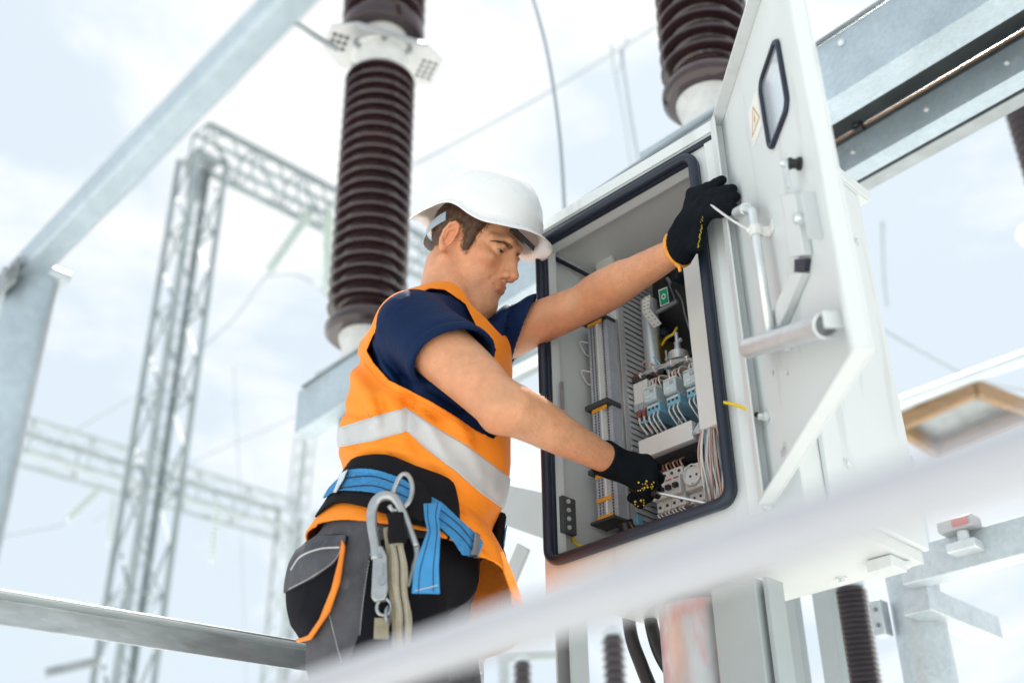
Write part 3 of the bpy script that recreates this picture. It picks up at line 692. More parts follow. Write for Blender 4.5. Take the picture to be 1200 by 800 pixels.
for k in range(26):
    z = z0_ + st * (6 + k * 2.5); p = np.array([tx0 - .001, ty + .012, z])
    m.tube(bez([p, p + np.array([-.012, -.004 + .01 * random.random(), .004]), p + np.array([-.018, .03, -.012 * random.random()]), p + np.array([-.016, .06, -.03])], 4), .0011, 5)
W_(m, 'terminal_wires', 'pink_wire', ts, smooth=True)
m = MB()
for z, y0 in ((z1_ - .05, .0), (z1_ - .12, .004), (z0_ + .16, 0)):
    p = np.array([tx0, ty, z]); m.tube(bez([p, p + np.array([-.016, -.014, .004]), p + np.array([-.02, .01, -.016]), p + np.array([-.004, .02, -.02])], 5), .0014, 6)
W_(m, 'loop_wire', 'white_wire', ts, smooth=True, each=.001)

# ---- dark drive recess with small parts
rxa, rxb = K(752, 330, 1.78)[0], K(818, 330, 1.78)[0]
m = MB(); m.span((rxa + .02, 1.792, K(770, 430, 1.78)[2]), (rx0 + .01, 1.7985, K(790, 270, 1.78)[2])); W_(m, 'recess_shade', 'black_plastic', cab)  # black sheet stands in for the shade inside the recess
m = MB(); pz = K(757, 350, 1.74); m.cyl((pz[0] + .003, 1.745, K(760, 437, 1.74)[2]), (pz[0] + .003, 1.745, 2.70), .019, 24); W_(m, 'round_housing', 'zinc', cab)
m = MB(); b0 = K(771, 393, 1.74); m.span((b0[0], 1.738, K(772, 432, 1.74)[2]), (b0[0] + .002, 1.79, b0[2])); W_(m, 'brass_edge', 'brass', cab)
c0 = K(795, 417, 1.72); m = MB(); m.lathe([(.012, -.012), (.02, -.012), (.021, -.008), (.021, .006), (.019, .008), (.008, .010), (.006, .03), (.004, .03), (.004, .055)], c0, (0, 0, 1), 24)
m.bar(c0 + np.array([-.03, 0, -.012]), c0 + np.array([-.03, 0, .025]), .003); m.bar(c0 + np.array([-.006, 0, .03]), c0 + np.array([.012, 0, .036]), .006); m.bar(c0 + np.array([-.034, .0, .004]), c0 + np.array([-.018, .0, .01]), .004)
W_(m, 'spindle', 'zinc', cab)
m = MB(); a = K(770, 366, 1.70); b = K(794, 353, 1.70); m.bar(a, b, .006, .008); m.cyl(K(782, 326, 1.72), K(786, 333, 1.72), .004); m.tube(bez([K(792, 340, 1.71), K(799, 352, 1.71), K(803, 370, 1.70), K(812, 398, 1.70), K(818, 420, 1.7)], 6), .0018, 6); m.tube([K(783, 330, 1.72), K(790, 348, 1.72), K(792, 354, 1.71)], .0016, 6)
W_(m, 'lever_rod', 'steel_dark', cab)
m = MB()
for px, py, r in ((780, 318, .011), (803, 330, .010), (788, 395, .012), (775, 405, .01)): m.lathe([(r, 0), (r, .03), (r * .6, .036)], K(px, py, 1.785), (0, -1, 0), 14)
W_(m, 'relay_bobbin', 'rubber', cab, each=.001)
m = MB(); a = K(776, 404, 1.75); m.tube(bez([a, K(781, 396, 1.74), K(789, 391, 1.74), K(793, 384, 1.75)], 5), .003, 6); W_(m, 'earth_lead', 'yellow_plastic', cab)
def flatplate(px4, y, t, name, mt, par, dy=(0, 0, 0, 0)):
    m = MB(); q = [K(p[0], p[1], y + e) for p, e in zip(px4, dy)]; m.extrude(q, (0, t, 0)); return W_(m, name, mt, par)
gs = flatplate(((771.5, 340), (781.5, 336), (784, 354.5), (774, 359)), 1.695, .0015, 'position_sign', 'label_paper', cab)
flatplate(((772.3, 341), (781, 337.4), (783.3, 353.8), (774.6, 357.6)), 1.6942, .0007, 'sign_field', 'green_sign', gs)
def ring_mesh(c, ax, ay, r0, r1, th, n=24):
    m = MB(); V = []; Fc = []
    az = np.cross(ax, ay)
    for k in range(n):
        t = 2 * pi * k / n
        for r in (r0, r1):
            for z in (0, th): V.append(c + ax * cos(t) * r * .8 + ay * sin(t) * r + az * z)
    for k in range(n):
        a = 4 * k; b = 4 * ((k + 1) % n); Fc += [(a, b, b + 2, a + 2), (a + 1, a + 3, b + 3, b + 1), (a, a + 1, b + 1, b), (a + 2, b + 2, b + 3, a + 3)]
    m.add(V, Fc); return m
W_(ring_mesh(K(777.7, 347.4, 1.6935), np.array([1., 0, 0]), np.array([0, 0, 1.]), .0042, .0070, .0006), 'sign_letter', 'label_paper', gs)
for px4, dy in ((((753, 350), (762, 345), (761, 363), (753, 366)), (0, 0, 0, 0)), (((753, 367), (762, 362), (775, 379), (766, 384)), (0, 0, -.012, -.012))):
    lp = flatplate(px4, 1.705, .0015, 'slotted_plate', 'label_paper', cab, dy)
    m = MB(); q = [K(p[0], p[1], 1.7046 + e) for p, e in zip(px4, dy)]
    for i in range(4):
        for j in range(2):
            s = (i + .5) / 4; t = (j + .5) / 2; c = (q[0] * (1 - t) + q[1] * t) * (1 - s) + (q[3] * (1 - t) + q[2] * t) * s
            d = nrm(q[3] - q[0]); e = nrm(q[1] - q[0]); m.box(c, (.0014, .0008, .0042), [d, np.cross(d, e), e])
    W_(m, 'plate_slot', 'ink', lp, smooth=False)

# ---- relays on blue sockets, breakers, socket outlet
def relay(c, wdt):
    p = W_(MB().span(c + np.array([-wdt / 2, 0, -.022]), c + np.array([wdt / 2, .10, -.001])), 'relay_base', 'blue_plastic', cab, bevel=.0015)
    b = W_(MB().span(c + np.array([-wdt * .46, -.006, 0]), c + np.array([wdt * .46, .07, .032])), 'relay_cover', 'clear_blue', p, bevel=.002)
    W_(MB().span(c + np.array([-wdt * .47, -.0085, .002]), c + np.array([wdt * .47, -.0065, .030])), 'relay_face', 'pale_blue_plastic', p, bevel=.001)
    W_(MB().span(c + np.array([-wdt * .25, -.0105, .008]), c + np.array([wdt * .1, -.0088, .014])), 'relay_label', 'label_paper', p)
    W_(MB().span(c + np.array([wdt * .05, -.0105, .019]), c + np.array([wdt * .32, -.0088, .026])), 'relay_lever', 'grey_plastic', p, bevel=.0006)
    W_(MB().span(c + np.array([-wdt * .48, -.007, .0325]), c + np.array([wdt * .48, .05, .036])), 'relay_cap', 'white_plastic', p, bevel=.001)
    m = MB()
    for k in (-.3, 0, .3): m.lathe([(.0028, 0), (.0028, .001)], c + np.array([k * wdt, -.0002, -.012]), (0, -1, 0), 10)
    W_(m, 'screw_holes', 'slot_dark', p)
    m = MB(); m.span(c + np.array([-wdt * .42, -.0012, -.008]), c + np.array([wdt * .42, -.0002, -.0045])); W_(m, 'base_label', 'label_paper', p)
ra = K(765, 472, 1.685); rb = K(812, 452, 1.685)
for k in range(3): relay(ra + (rb - ra) * (k / 2.0), .034)
m = MB(); c = rb + np.array([.024, .004, 0]); m.span(c + np.array([-.005, 0, -.014]), c + np.array([.006, .05, .026])); W_(m, 'side_module', 'yellow_plastic', cab, bevel=.001)
m = MB(); m.span(c + np.array([-.012, 0.02, .034]), c + np.array([.006, .07, .062])); W_(m, 'plug_block', 'blue_plastic', cab, bevel=.001)

def breaker(c, wdt, toggle, red, poles=1, name='circuit_breaker', mt='white_plastic'):
    """c: centre of the front face"""
    p = W_(MB().span(c + np.array([-wdt / 2 + .0004, .012, -.040]), c + np.array([wdt / 2 - .0004, .062, .040])).span(c + np.array([-wdt / 2 + .0004, 0, -.020]), c + np.array([wdt / 2 - .0004, .0118, .020])), name, mt, cab, bevel=.0012)
    W_(MB().span(c + np.array([-wdt * .36, -.0012, .012]), c + np.array([wdt * .36, -.0003, .0145])), 'rating_stripe', red, p)
    W_(MB().span(c + np.array([-wdt * .3, -.0095, -.008]), c + np.array([wdt * .3, -.0003, .001])), 'toggle', toggle, p, bevel=.001)
    W_(MB().span(c + np.array([-wdt * .42, -.001, -.0185]), c + np.array([wdt * .42, -.0003, -.0125])), 'marker', 'label_paper', p)
    m = MB()
    for z in (-.031, .031):
        for k in range(poles): m.lathe([(.0032, 0), (.0032, .0012)], c + np.array([(k - (poles - 1) / 2) * wdt / poles, .0112, z]), (0, -1, 0), 10)
    W_(m, 'terminal_screw', 'slot_dark', p); return p
ba = K(769, 582, 1.68); bb_ = K(800, 566, 1.68); stp = .0175
bz = K(778, 572, 1.68)
for k in range(-1, 3): breaker(np.array([bz[0] + (k - .2) * stp, 1.68, bz[2]]), stp, 'ink' if k > 0 else 'black_plastic', 'red_plastic')
ss = K(811, 557, 1.675); so_ = W_(MB().span(ss + np.array([-.023, .006, -.024]), ss + np.array([.023, .06, .026])).span(ss + np.array([-.026, .022, -.045]), ss + np.array([.026, .06, -.0245])), 'socket_outlet', 'white_plastic', cab, bevel=.0015)
W_(MB().lathe([(.0215, .0), (.0215, .008), (.0195, .0085), (.0185, .0015), (0.0, .0012)], ss + np.array([0, .0062, .002]), (0, -1, 0), 30), 'socket_face', 'white_plastic', so_)
m = MB()
for dx in (-.0075, .0075): m.lathe([(.0026, 0), (.0026, .0006)], ss + np.array([dx, .0045, .002]), (0, -1, 0), 10)
for dz in (-.0165, .0205): m.span(ss + np.array([-.0022, -.0004, dz - .0015]), ss + np.array([.0022, .0005, dz + .0015]))
for dx in (-.015, 0, .015): m.lathe([(.0028, 0), (.0028, .0008)], ss + np.array([dx, .0217, -.035]), (0, -1, 0), 10)
W_(m, 'socket_hole', 'slot_dark', so_)
W_(MB().span(ss + np.array([.0245, .012, -.02]), ss + np.array([.0285, .05, .008])), 'side_clip', 'orange_plastic', so_, bevel=.0006)
# motor protection block left of the relays: white body, grey terminals, red ferrules below
mm = K(748, 463, 1.69)
for k in range(3):
    p = W_(MB().span(mm + np.array([k * .0125 - .0122, 0, -.020]), mm + np.array([k * .0125 - .0002, .06, .030])), 'fuse_holder', 'white_plastic' if True else '', cab, bevel=.001)
    W_(MB().span(mm + np.array([k * .0125 - .0118, -.003, -.036]), mm + np.array([k * .0125 - .0006, .05, -.0205])), 'lower_terminal', 'grey_plastic', p, bevel=.0008)
    W_(MB().span(mm + np.array([k * .0125 - .0118, -.003, .0305]), mm + np.array([k * .0125 - .0006, .05, .044])), 'upper_terminal', 'slot_dark', p, bevel=.0008)
    W_(MB().span(mm + np.array([k * .0125 - .009, -.0035, .0445]), mm + np.array([k * .0125 - .003, .03, .0475])), 'red_marker', 'red_plastic', p)
    q = mm + np.array([k * .0125 - .006, .006, -.0365]); m = MB(); m.tube([q, q + np.array([.001, -.002, -.014])], .003, 8); W_(m, 'red_ferrule', 'red_plastic', p)
    m = MB(); q2 = q + np.array([.001, -.002, -.014]); m.tube(bez([q2, q2 + np.array([.003, 0, -.016]), q2 + np.array([.008, .015, -.036])], 5), .0026, 7); W_(m, 'white_lead', 'white_wire', p, smooth=True)
# wiring looms
def loom(name, mt, curves, r=.0019):
    m = MB()
    for c in curves: m.tube(bez(c, 6), r, 6)
    return W_(m, name, mt, cab, smooth=True, each=.006)
wl = {'white_wire': [], 'blue_plastic': [], 'pink_wire': [], 'brown_wire': []}
ks = list(wl)
for i in range(26):
    f = i / 25; mt = ('white_wire', 'pink_wire', 'white_wire', 'blue_plastic', 'white_wire')[i % 5]; yy = 1.635 + .03 * random.random()
    sp = K(826 + 16 * f, 492, yy); mid = K(821 + 27 * f + random.uniform(-4, 4), 530 + random.uniform(-10, 10), yy - .016 * random.random()); lowp = K(827 + 23 * f + random.uniform(-4, 4), 575 + random.uniform(-8, 8), yy - .006 * random.random()); end = K(833 + 10 * f, 604, yy + .05)
    wl[mt].append([sp + np.array([0, .03, .03]), sp, mid, lowp, end])
for i in range(9):
    f = i / 8; yy = 1.66; s = K(822 + 3 * f, 492 + 12 * f, yy); wl[('blue_plastic', 'white_wire', 'pink_wire')[i % 3]].append([K(812, 512, yy + .06), K(812 + f * 4, 508, yy - .005), s, K(827 + 4 * f, 497, yy), K(832, 488, yy + .05)])
for k in range(3):          # wires into the relay tops
    c = ra + (rb - ra) * (k / 2.0)
    for j in range(4):
        s = c + np.array([-.012 + j * .008, .02, .036]); wl[('white_wire', 'white_wire', 'pink_wire', 'white_wire')[j]].append([s, s + np.array([.002, -.012, .016]), s + np.array([.006 + random.uniform(-.005, .005), .004, .030]), s + np.array([.014, .05, .026])])
    for j in range(3):
        s = c + np.array([-.011 + j * .011, .002, -.022]); wl['white_wire'].append([s, s + np.array([.001, -.004, -.015]), s + np.array([.003, .02, -.04])])
for k in range(-1, 3):      # breaker leads
    for j in range(2):
        s = np.array([bz[0] + (k - .2) * stp + (j - .5) * .008, 1.695, bz[2] - .041]); wl['white_wire'].append([s, s + np.array([.004, -.012, -.010]), s + np.array([.018, -.004, -.022]), s + np.array([.03, .05, -.03])])
        s = np.array([bz[0] + (k - .2) * stp + (j - .5) * .008, 1.70, bz[2] + .041]); wl[('brown_wire', 'pink_wire')[j]].append([s, s + np.array([-.002, -.004, .014]), s + np.array([-.006, .03, .034])])
for j in range(4):
    s = ss + np.array([-.018 + j * .012, .03, -.046]); wl['white_wire'].append([s, s + np.array([.002, -.012, -.012]), s + np.array([.010, -.004, -.024]), s + np.array([.02, .04, -.03])])
for i in range(22):          # loose wires between the rows and behind the relays
    x_ = random.uniform(748, 826); y_ = random.choice([random.uniform(418, 440), random.uniform(486, 500), random.uniform(590, 612)]); yy = random.uniform(1.70, 1.76)
    s_ = K(x_, y_, yy); dx = random.uniform(-.03, .04); wl[('white_wire', 'white_wire', 'pink_wire', 'blue_plastic', 'brown_wire')[i % 5]].append([s_, s_ + np.array([dx * .3, -random.uniform(.005, .03), random.uniform(-.012, .012)]), s_ + np.array([dx * .8, -random.uniform(.0, .02), random.uniform(-.02, .02)]), s_ + np.array([dx, .03, random.uniform(-.03, .02)])])
for mt in ks:
    if wl[mt]: loom('wiring_loom', mt, wl[mt])
m = MB(); bd = [K(742, 452, 1.70), K(752, 440, 1.69), K(768, 432, 1.685), K(788, 425, 1.685), K(806, 420, 1.69), K(816, 424, 1.70)]
for k in range(5): m.tube(bez([p + np.array([random.uniform(-.003, .003), random.uniform(-.003, .003), random.uniform(-.004, .004)]) for p in bd], 5), .0022, 6)
W_(m, 'cable_bundle', 'grey_plastic', cab, smooth=True)
m = MB()
for k in range(1, 5): m.lathe([(.0075, -.0014), (.0075, .0014)], bd[k], bd[k + 1] - bd[k - 1], 12)
W_(m, 'cable_tie', 'white_plastic', cab, each=.001)
# left wall: small multi pin block, yellow earth lead, hinge leaf
lw = at(666, 604, 'x', OX0 + .006); tb = W_(MB().span(lw + np.array([-.008, -.018, -.036]), lw + np.array([.004, .018, .036])), 'pin_block', 'slot_dark', cab, bevel=.001)
m = MB()
for k in range(4): m.lathe([(.0045, 0), (.0045, .003), (.002, .0032)], lw + np.array([.004, -.004, -.026 + .0175 * k]), (1, 0, 0), 10)
W_(m, 'pin', 'zinc', tb)
loom('earth_lead', 'yellow_plastic', [[at(671, 624, 'y', 1.575), at(673, 635, 'y', 1.57), at(683, 641, 'y', 1.57), at(689, 646, 'y', 1.60), at(680, 655, 'y', 1.66)]], .0032)
W_(MB().span(K(655.5, 448, 1.515), K(659.5, 478, 1.515) + np.array([0, .006, 0])), 'hinge_leaf', 'plate_zinc', cab)
loom('black_lead', 'black_plastic', [[K(700, 582, 1.72), K(690, 592, 1.70), K(691, 606, 1.69), K(704, 609, 1.70), K(716, 604, 1.74)]], .0022)
m = MB(); m.cyl(K(736, 610, 1.66), K(748, 630, 1.63), .006, 12); yb = W_(m, 'cable_sleeve', 'black_plastic', cab)
m = MB(); a, b = K(737, 610, 1.6535), K(748, 629, 1.6235); m.bar(a, b, .003, .002); W_(m, 'sleeve_stripe', 'yellow_plastic', yb)
m = MB(); a = K(744, 606, 1.68); m.span(a + np.array([-.004, -.004, -.018]), a + np.array([.010, .012, .004])); W_(m, 'plug', 'blue_plastic', cab, bevel=.001)
m = MB(); m.lathe([(.022, 0), (.022, .012), (.014, .014)], K(722, 625, 1.72), (0, 0, 1), 20); m.lathe([(.016, 0), (.016, .02)], K(735, 622, 1.66), (0, -.3, 1), 16); W_(m, 'cable_gland', 'black_plastic', cab, each=.0)

# ------------------------------------------------------------------ door
h0 = np.array([-.926, 1.47, 2.03]); DU = nrm([.364, -.321, 0]); DN = np.array([-.661, -.75, 0]); DN = nrm(DN - DU * (DN @ DU)); DZ = np.array([0, 0, 1.])
def D(u, v, t): return h0 + DU * u + DZ * v + DN * t
def DP(px, py, t=-.010):
    r = ray(px, py); p = CAM + r * (((h0 + DN * t - CAM) @ DN) / (r @ DN)); q = p - h0; return np.array([q @ DU, q[2]])
AX = [DU, DN, DZ]
def dbox(m, u0, u1, v0, v1, t0, t1): return m.box(D((u0 + u1) / 2, (v0 + v1) / 2, (t0 + t1) / 2), (abs(u1 - u0), abs(t1 - t0), abs(v1 - v0)), AX)
DW, DH = .487, .765
m = MB(); dbox(m, 0, DW, 0, DH, -.016, -.012)
dbox(m, 0, DW, 0, .004, -.012, .010); dbox(m, 0, DW, DH - .004, DH, -.012, .010); dbox(m, DW - .004, DW, .004, DH - .004, -.012, .010); dbox(m, 0, .004, .004, DH - .004, -.012, .010)
dbox(m, .004, .030, .004, DH - .004, .0065, .010); dbox(m, DW - .016, DW - .004, .004, DH - .004, .0068, .010)
door = W_(m, 'door', 'cab_paint', cab, bevel=.001)
dt = -.0118
wc = [DP(914, 45), DP(891, 88), DP(901, 176), DP(923, 135)]
u0 = (wc[1][0] + wc[2][0]) / 2; u1 = (wc[0][0] + wc[3][0]) / 2; v0 = (wc[2][1] + wc[3][1]) / 2; v1 = (wc[0][1] + wc[1][1]) / 2
def drr(u0, u1, v0, v1, r, t, n=6):
    P = []
    for cu, cv, a0 in ((u1 - r, v1 - r, 0), (u0 + r, v1 - r, 90), (u0 + r, v0 + r, 180), (u1 - r, v0 + r, 270)):
        for k in range(n + 1): a = R(a0 + 90 * k / n); P.append(D(cu + r * cos(a), cv + r * sin(a), t))
    return P
m = MB(); m.tube(drr(u0, u1, v0, v1, .02, dt + .002), .0052, 8, closed=True); W_(m, 'window_seal', 'rubber', door, smooth=True)
m = MB(); m.extrude(drr(u0, u1, v0, v1, .02, dt + .0002), DN * .0015)
mat('window_glass', (.70, .78, .84), .05, .6, .05, 4, coat=1.0, rvar=.02)
W_(m, 'window_pane', 'window_glass', door, smooth=False)
# warning sticker: triangle outline with flash
mat('ochre_mark', (.55, .33, .08), .5); sc0 = DP(884, 141); m = MB()
def dtri(s, c): return [c + np.array([0, s]), c + np.array([-s * .87, -s * .5]), c + np.array([s * .87, -s * .5])]
W_(MB().extrude([D(p[0], p[1], dt + .0002) for p in ((sc0 + np.array(o)) for o in ((-.03, -.035), (.03, -.035), (.03, .042), (-.03, .042)))], DN * .0003), 'sticker', 'label_paper', door, smooth=False)
tri = dtri(.030, sc0); W_(MB().extrude([D(p[0], p[1], dt + .0006) for p in tri], DN * .0003), 'warning_triangle', 'label_paper', door, smooth=False)
m = MB(); tr2 = dtri(.0305, sc0); tr1 = dtri(.025, sc0)
for i in range(3):
    j = (i + 1) % 3; m.extrude([D(*p, dt + .001) for p in (tr2[i], tr2[j], tr1[j], tr1[i])], DN * .0003)
fl = [(.003, .016), (-.006, .0), (.0, .001), (-.003, -.012), (.006, .004), (.0005, .003)]
m.extrude([D(sc0[0] + a, sc0[1] + b, dt + .001) for a, b in fl], DN * .0003); W_(m, 'warning_mark', 'ochre_mark', door, smooth=False)
# lock
lk = DP(937, 192); m = MB(); m.lathe([(.010, 0), (.010, .005), (.0075, .006), (.0075, .014), (.009, .014), (.009, .018), (.005, .019), (.005, .026)], D(lk[0], lk[1], dt), DN, 18); W_(m, 'lock', 'black_plastic', door)
m = MB(); m.lathe([(.0055, .019), (.0062, .025), (.0045, .031)], D(lk[0], lk[1], dt), DN, 10); dbox(m, lk[0] - .006, lk[0] + .006, lk[1] - .042, lk[1] + .014, dt + .021, dt + .024); W_(m, 'lock_cam', 'zinc', door, bevel=.0008)
# document pocket edge profile with gap
pA, pB, pC = DP(929, 228), DP(944, 298), DP(912, 385)
m = MB(); 
e0 = DP(926, 228); e1 = DP(952, 300)
uu = (DP(930, 228)[0] + DP(943, 300)[0]) / 2
m = MB(); m.extrude([D(*DP(*p, dt), dt) for p in ((924, 229), (941, 226), (953, 299), (937, 302))], DN * .014); pk = W_(m, 'stay_bracket', 'cab_paint', door, bevel=.002)
m = MB(); m.extrude([D(*DP(*p, dt), dt) for p in ((937, 304), (951, 303), (949, 318), (937, 319))], DN * .008); W_(m, 'bracket_gap', 'rubber', door)
fA = DP(938, 322); fB = DP(905, 388)
m = MB(); m.extrude([D(*DP(*p, dt), dt) for p in ((936, 321), (950, 320), (924, 382), (905, 387))], DN * .014); W_(m, 'stay_bracket', 'cab_paint', door, bevel=.002)
m = MB(); s0 = DP(947, 262); m.lathe([(.009, 0), (.009, .010), (.006, .014)], D(s0[0] + .012, s0[1], dt + .012), DN, 12); W_(m, 'bracket_bolt', 'zinc', door)
m = MB(); e = DP(950, 232); f = DP(955, 296); dbox(m, e[0] + .012, e[0] + .015, f[1], e[1], dt, dt + .02); W_(m, 'bracket_rib', 'cab_paint', door)
# locking rod, bend, clip
r0, r1, r2 = DP(868, 241, .012), DP(884, 236, .012), DP(889, 425, .012)
ur = (r1[0] + DP(886, 300, .012)[0]) / 2
m = MB(); ue = DP(865, 247, .012); m.tube([D(ue[0], ue[1], .012), D((ue[0] + ur) / 2, (ue[1] + r1[1]) / 2, .012), D(ur - .012, r1[1], .012), D(ur - .004, r1[1] - .004, .012), D(ur, r1[1] - .013, .012), D(ur, r2[1], .012)], .0072, 12); W_(m, 'locking_rod', 'zinc', door, smooth=True)
m = MB(); m.cyl(D(ue[0] - .004, ue[1] - .002, .012), D(ue[0] * .45 + ur * .55, ue[1] * .45 + r1[1] * .55, .012), .0105, 16); W_(m, 'rod_end', 'zinc', door)
c1 = DP(889, 284, .0)[1]; m = MB(); dbox(m, ur - .011, ur + .022, c1 - .010, c1 + .010, dt, dt + .002); m.lathe([(.0105, -.009), (.0105, .009)], D(ur, c1, .012), DZ, 14); dbox(m, ur - .002, ur + .002, c1 - .009, c1 + .009, dt, .012); W_(m, 'rod_clip', 'white_plastic', door, bevel=.0008)
tA = D(ur + .002, c1, .022); tB_ = np.array(at_d(833, 240, 2.06))
m = MB(); m.ribbon(bez([tA, (tA + tB_) / 2 + np.array([0, 0, -.003]), tB_], 6), DZ, [.0042] * 12 + [.002], .0012); m.box(tA, (.008, .006, .007)); W_(m, 'cable_tie', 'white_plastic', door, smooth=False)
# gas strut / tube
ta, tb2 = DP(880, 408, .018), DP(972, 381, .018)
a_, b_ = D(ta[0], ta[1], .022), D(tb2[0], tb2[1], .022)
m = MB(); m.lathe([(.0, .0), (.012, 0), (.0165, .004), (.0165, .012), (.0155, .014), (.0155, .93 * np.linalg.norm(b_ - a_)), (.0175, .935 * np.linalg.norm(b_ - a_)), (.0175, 1.0 * np.linalg.norm(b_ - a_)), (.0145, 1.0 * np.linalg.norm(b_ - a_)), (.0145, .9 * np.linalg.norm(b_ - a_)), (0, .9 * np.linalg.norm(b_ - a_))], a_, b_ - a_, 24); W_(m, 'door_stay_tube', 'zinc', door)
m = MB(); dbox(m, tb2[0] - .012, tb2[0] + .026, tb2[1] - .012, tb2[1] + .012, dt, dt + .003); dbox(m, tb2[0] + .012, tb2[0] + .016, tb2[1] - .012, tb2[1] + .012, dt, .03); m.bolt(D(tb2[0] + .005, tb2[1], dt + .003), DN, .006, .008)
dbox(m, ur - .010, ur + .010, r2[1] - .014, r2[1] + .004, dt, dt + .003); dbox(m, ur - .004, ur + .004, r2[1] - .012, r2[1], dt, .02); dbox(m, ur + .012, ur + .018, r2[1] - .03, r2[1] - .012, dt, dt + .012)
W_(m, 'stay_bracket', 'cab_paint', door, bevel=.001, each=.002)
# screws, small plates, earth strap
m = MB()
for px, py in ((905, 437), (918, 520), (882, 505), (922, 437)):
    q = DP(px, py); m.bolt(D(q[0], q[1], dt), DN, .0035, .004, False)
q = DP(918, 527); dbox(m, q[0] - .014, q[0] + .014, q[1] - .005, q[1] + .005, dt, dt + .002)
for px, py in ((920, 572), (932, 574), (941, 571)):
    q = DP(px, py); m.bolt(D(q[0], max(q[1], .012), dt), DN, .006, .012)
W_(m, 'door_screw', 'zinc', door, each=.002)
q = DP(897, 488); e_ = D(q[0], q[1], dt + .006); s_ = K(842, 470, 1.493)
m = MB(); m.tube(bez([s_, s_ * .5 + e_ * .5 + np.array([0, -.004, .004]), s_ * .12 + e_ * .88], 6), .0030, 8); W_(m, 'earth_strap', 'yellow_plastic', door, smooth=True)
m = MB(); m.tube([s_ * .14 + e_ * .86, e_], .0042, 8); W_(m, 'earth_lug', 'black_plastic', door)
m = MB(); m.bolt(e_ - DN * .004, DN, .006, .010); dbox(m, q[0] - .006, q[0] + .016, q[1] - .012, q[1] + .004, dt, dt + .003); W_(m, 'earth_stud', 'zinc', door)
# ------------------------------------------------------------------ signed distance modelling (smooth continuous surfaces)
def ln(v): return np.sqrt((v * v).sum(-1))
def smin(a, b, k): h = np.clip(.5 + .5 * (b - a) / k, 0, 1); return b + (a - b) * h - k * h * (1 - h)
def smax(a, b, k): return -smin(-a, -b, k)
def sph(P, c, r): return ln(P - np.array(c)) - r
def cap(P, a, b, r0, r1=None):
    a = np.array(a, float); b = np.array(b, float); r1 = r0 if r1 is None else r1
    ba = b - a; h = np.clip(((P - a) @ ba) / (ba @ ba), 0, 1)
    return ln(P - a - h[:, None] * ba) - (r0 + (r1 - r0) * h)
def ell(P, c, r, Rm=None):
    q = P - np.array(c)
    if Rm is not None: q = q @ Rm
    r = np.array(r, float); k0 = ln(q / r); k1 = ln(q / (r * r)); return k0 * (k0 - 1) / np.maximum(k1, 1e-6)
def chain(P, pts, rs, k=.01):
    d = None
    for i in range(len(pts) - 1):
        e = cap(P, pts[i], pts[i + 1], rs[i], rs[i + 1]); d = e if d is None else smin(d, e, k)
    return d
def rbox(P, c, half, r, ax=None):
    q = P - np.array(c)
    if ax is not None: q = q @ np.array(ax).T
    q = np.abs(q) - (np.array(half) - r); return ln(np.maximum(q, 0)) + np.minimum(q.max(-1), 0) - r
def poly2(Q, V):                # signed distance to a polygon, negative inside
    V = np.array(V, float); n = len(V); d = np.full(len(Q), 1e18); s = np.ones(len(Q))
    for i in range(n):
        j = i - 1; e = V[j] - V[i]; w = Q - V[i]
        b = w - e * np.clip((w @ e) / (e @ e), 0, 1)[:, None]; d = np.minimum(d, (b * b).sum(1))
        c1 = Q[:, 1] >= V[i][1]; c2 = Q[:, 1] < V[j][1]; c3 = e[0] * w[:, 1] > e[1] * w[:, 0]
        f = (c1 & c2 & c3) | (~c1 & ~c2 & ~c3); s[f] *= -1
    return s * np.sqrt(d)
def opoly(P, V, y0=None, y1=None):
    """distance (m) to a traced outline swept through the worker, limited to y0..y1"""
    Q, sc = outl(P); d = poly2(Q, V) * sc
    if y1 is not None: d = np.maximum(d, P[:, 1] - y1)
    if y0 is not None: d = np.maximum(d, y0 - P[:, 1])
    return d
_ph = rng.uniform(0, 6.28, (40,)); _dr = rng.normal(size=(40, 3)); _dr /= np.linalg.norm(_dr, axis=1)[:, None]
def wob(P, f, n=8, o=0):        # cheap smooth noise, about -1..1
    s = 0
    for i in range(n): s = s + np.sin(P @ (_dr[(i + o) % 40] * f * (.7 + .6 * ((i * 37 + o) % 11) / 11)) + _ph[(i + o) % 40])
    return s / n * 1.6
def ridge(P, d, f, o=0, warp=.6):  # fold lines running across direction d
    t = P @ np.array(d, float) * f + warp * 3 * wob(P, f * .28, 6, o)
    return np.sin(t) * (.5 + .5 * np.sin(t * .37 + o))

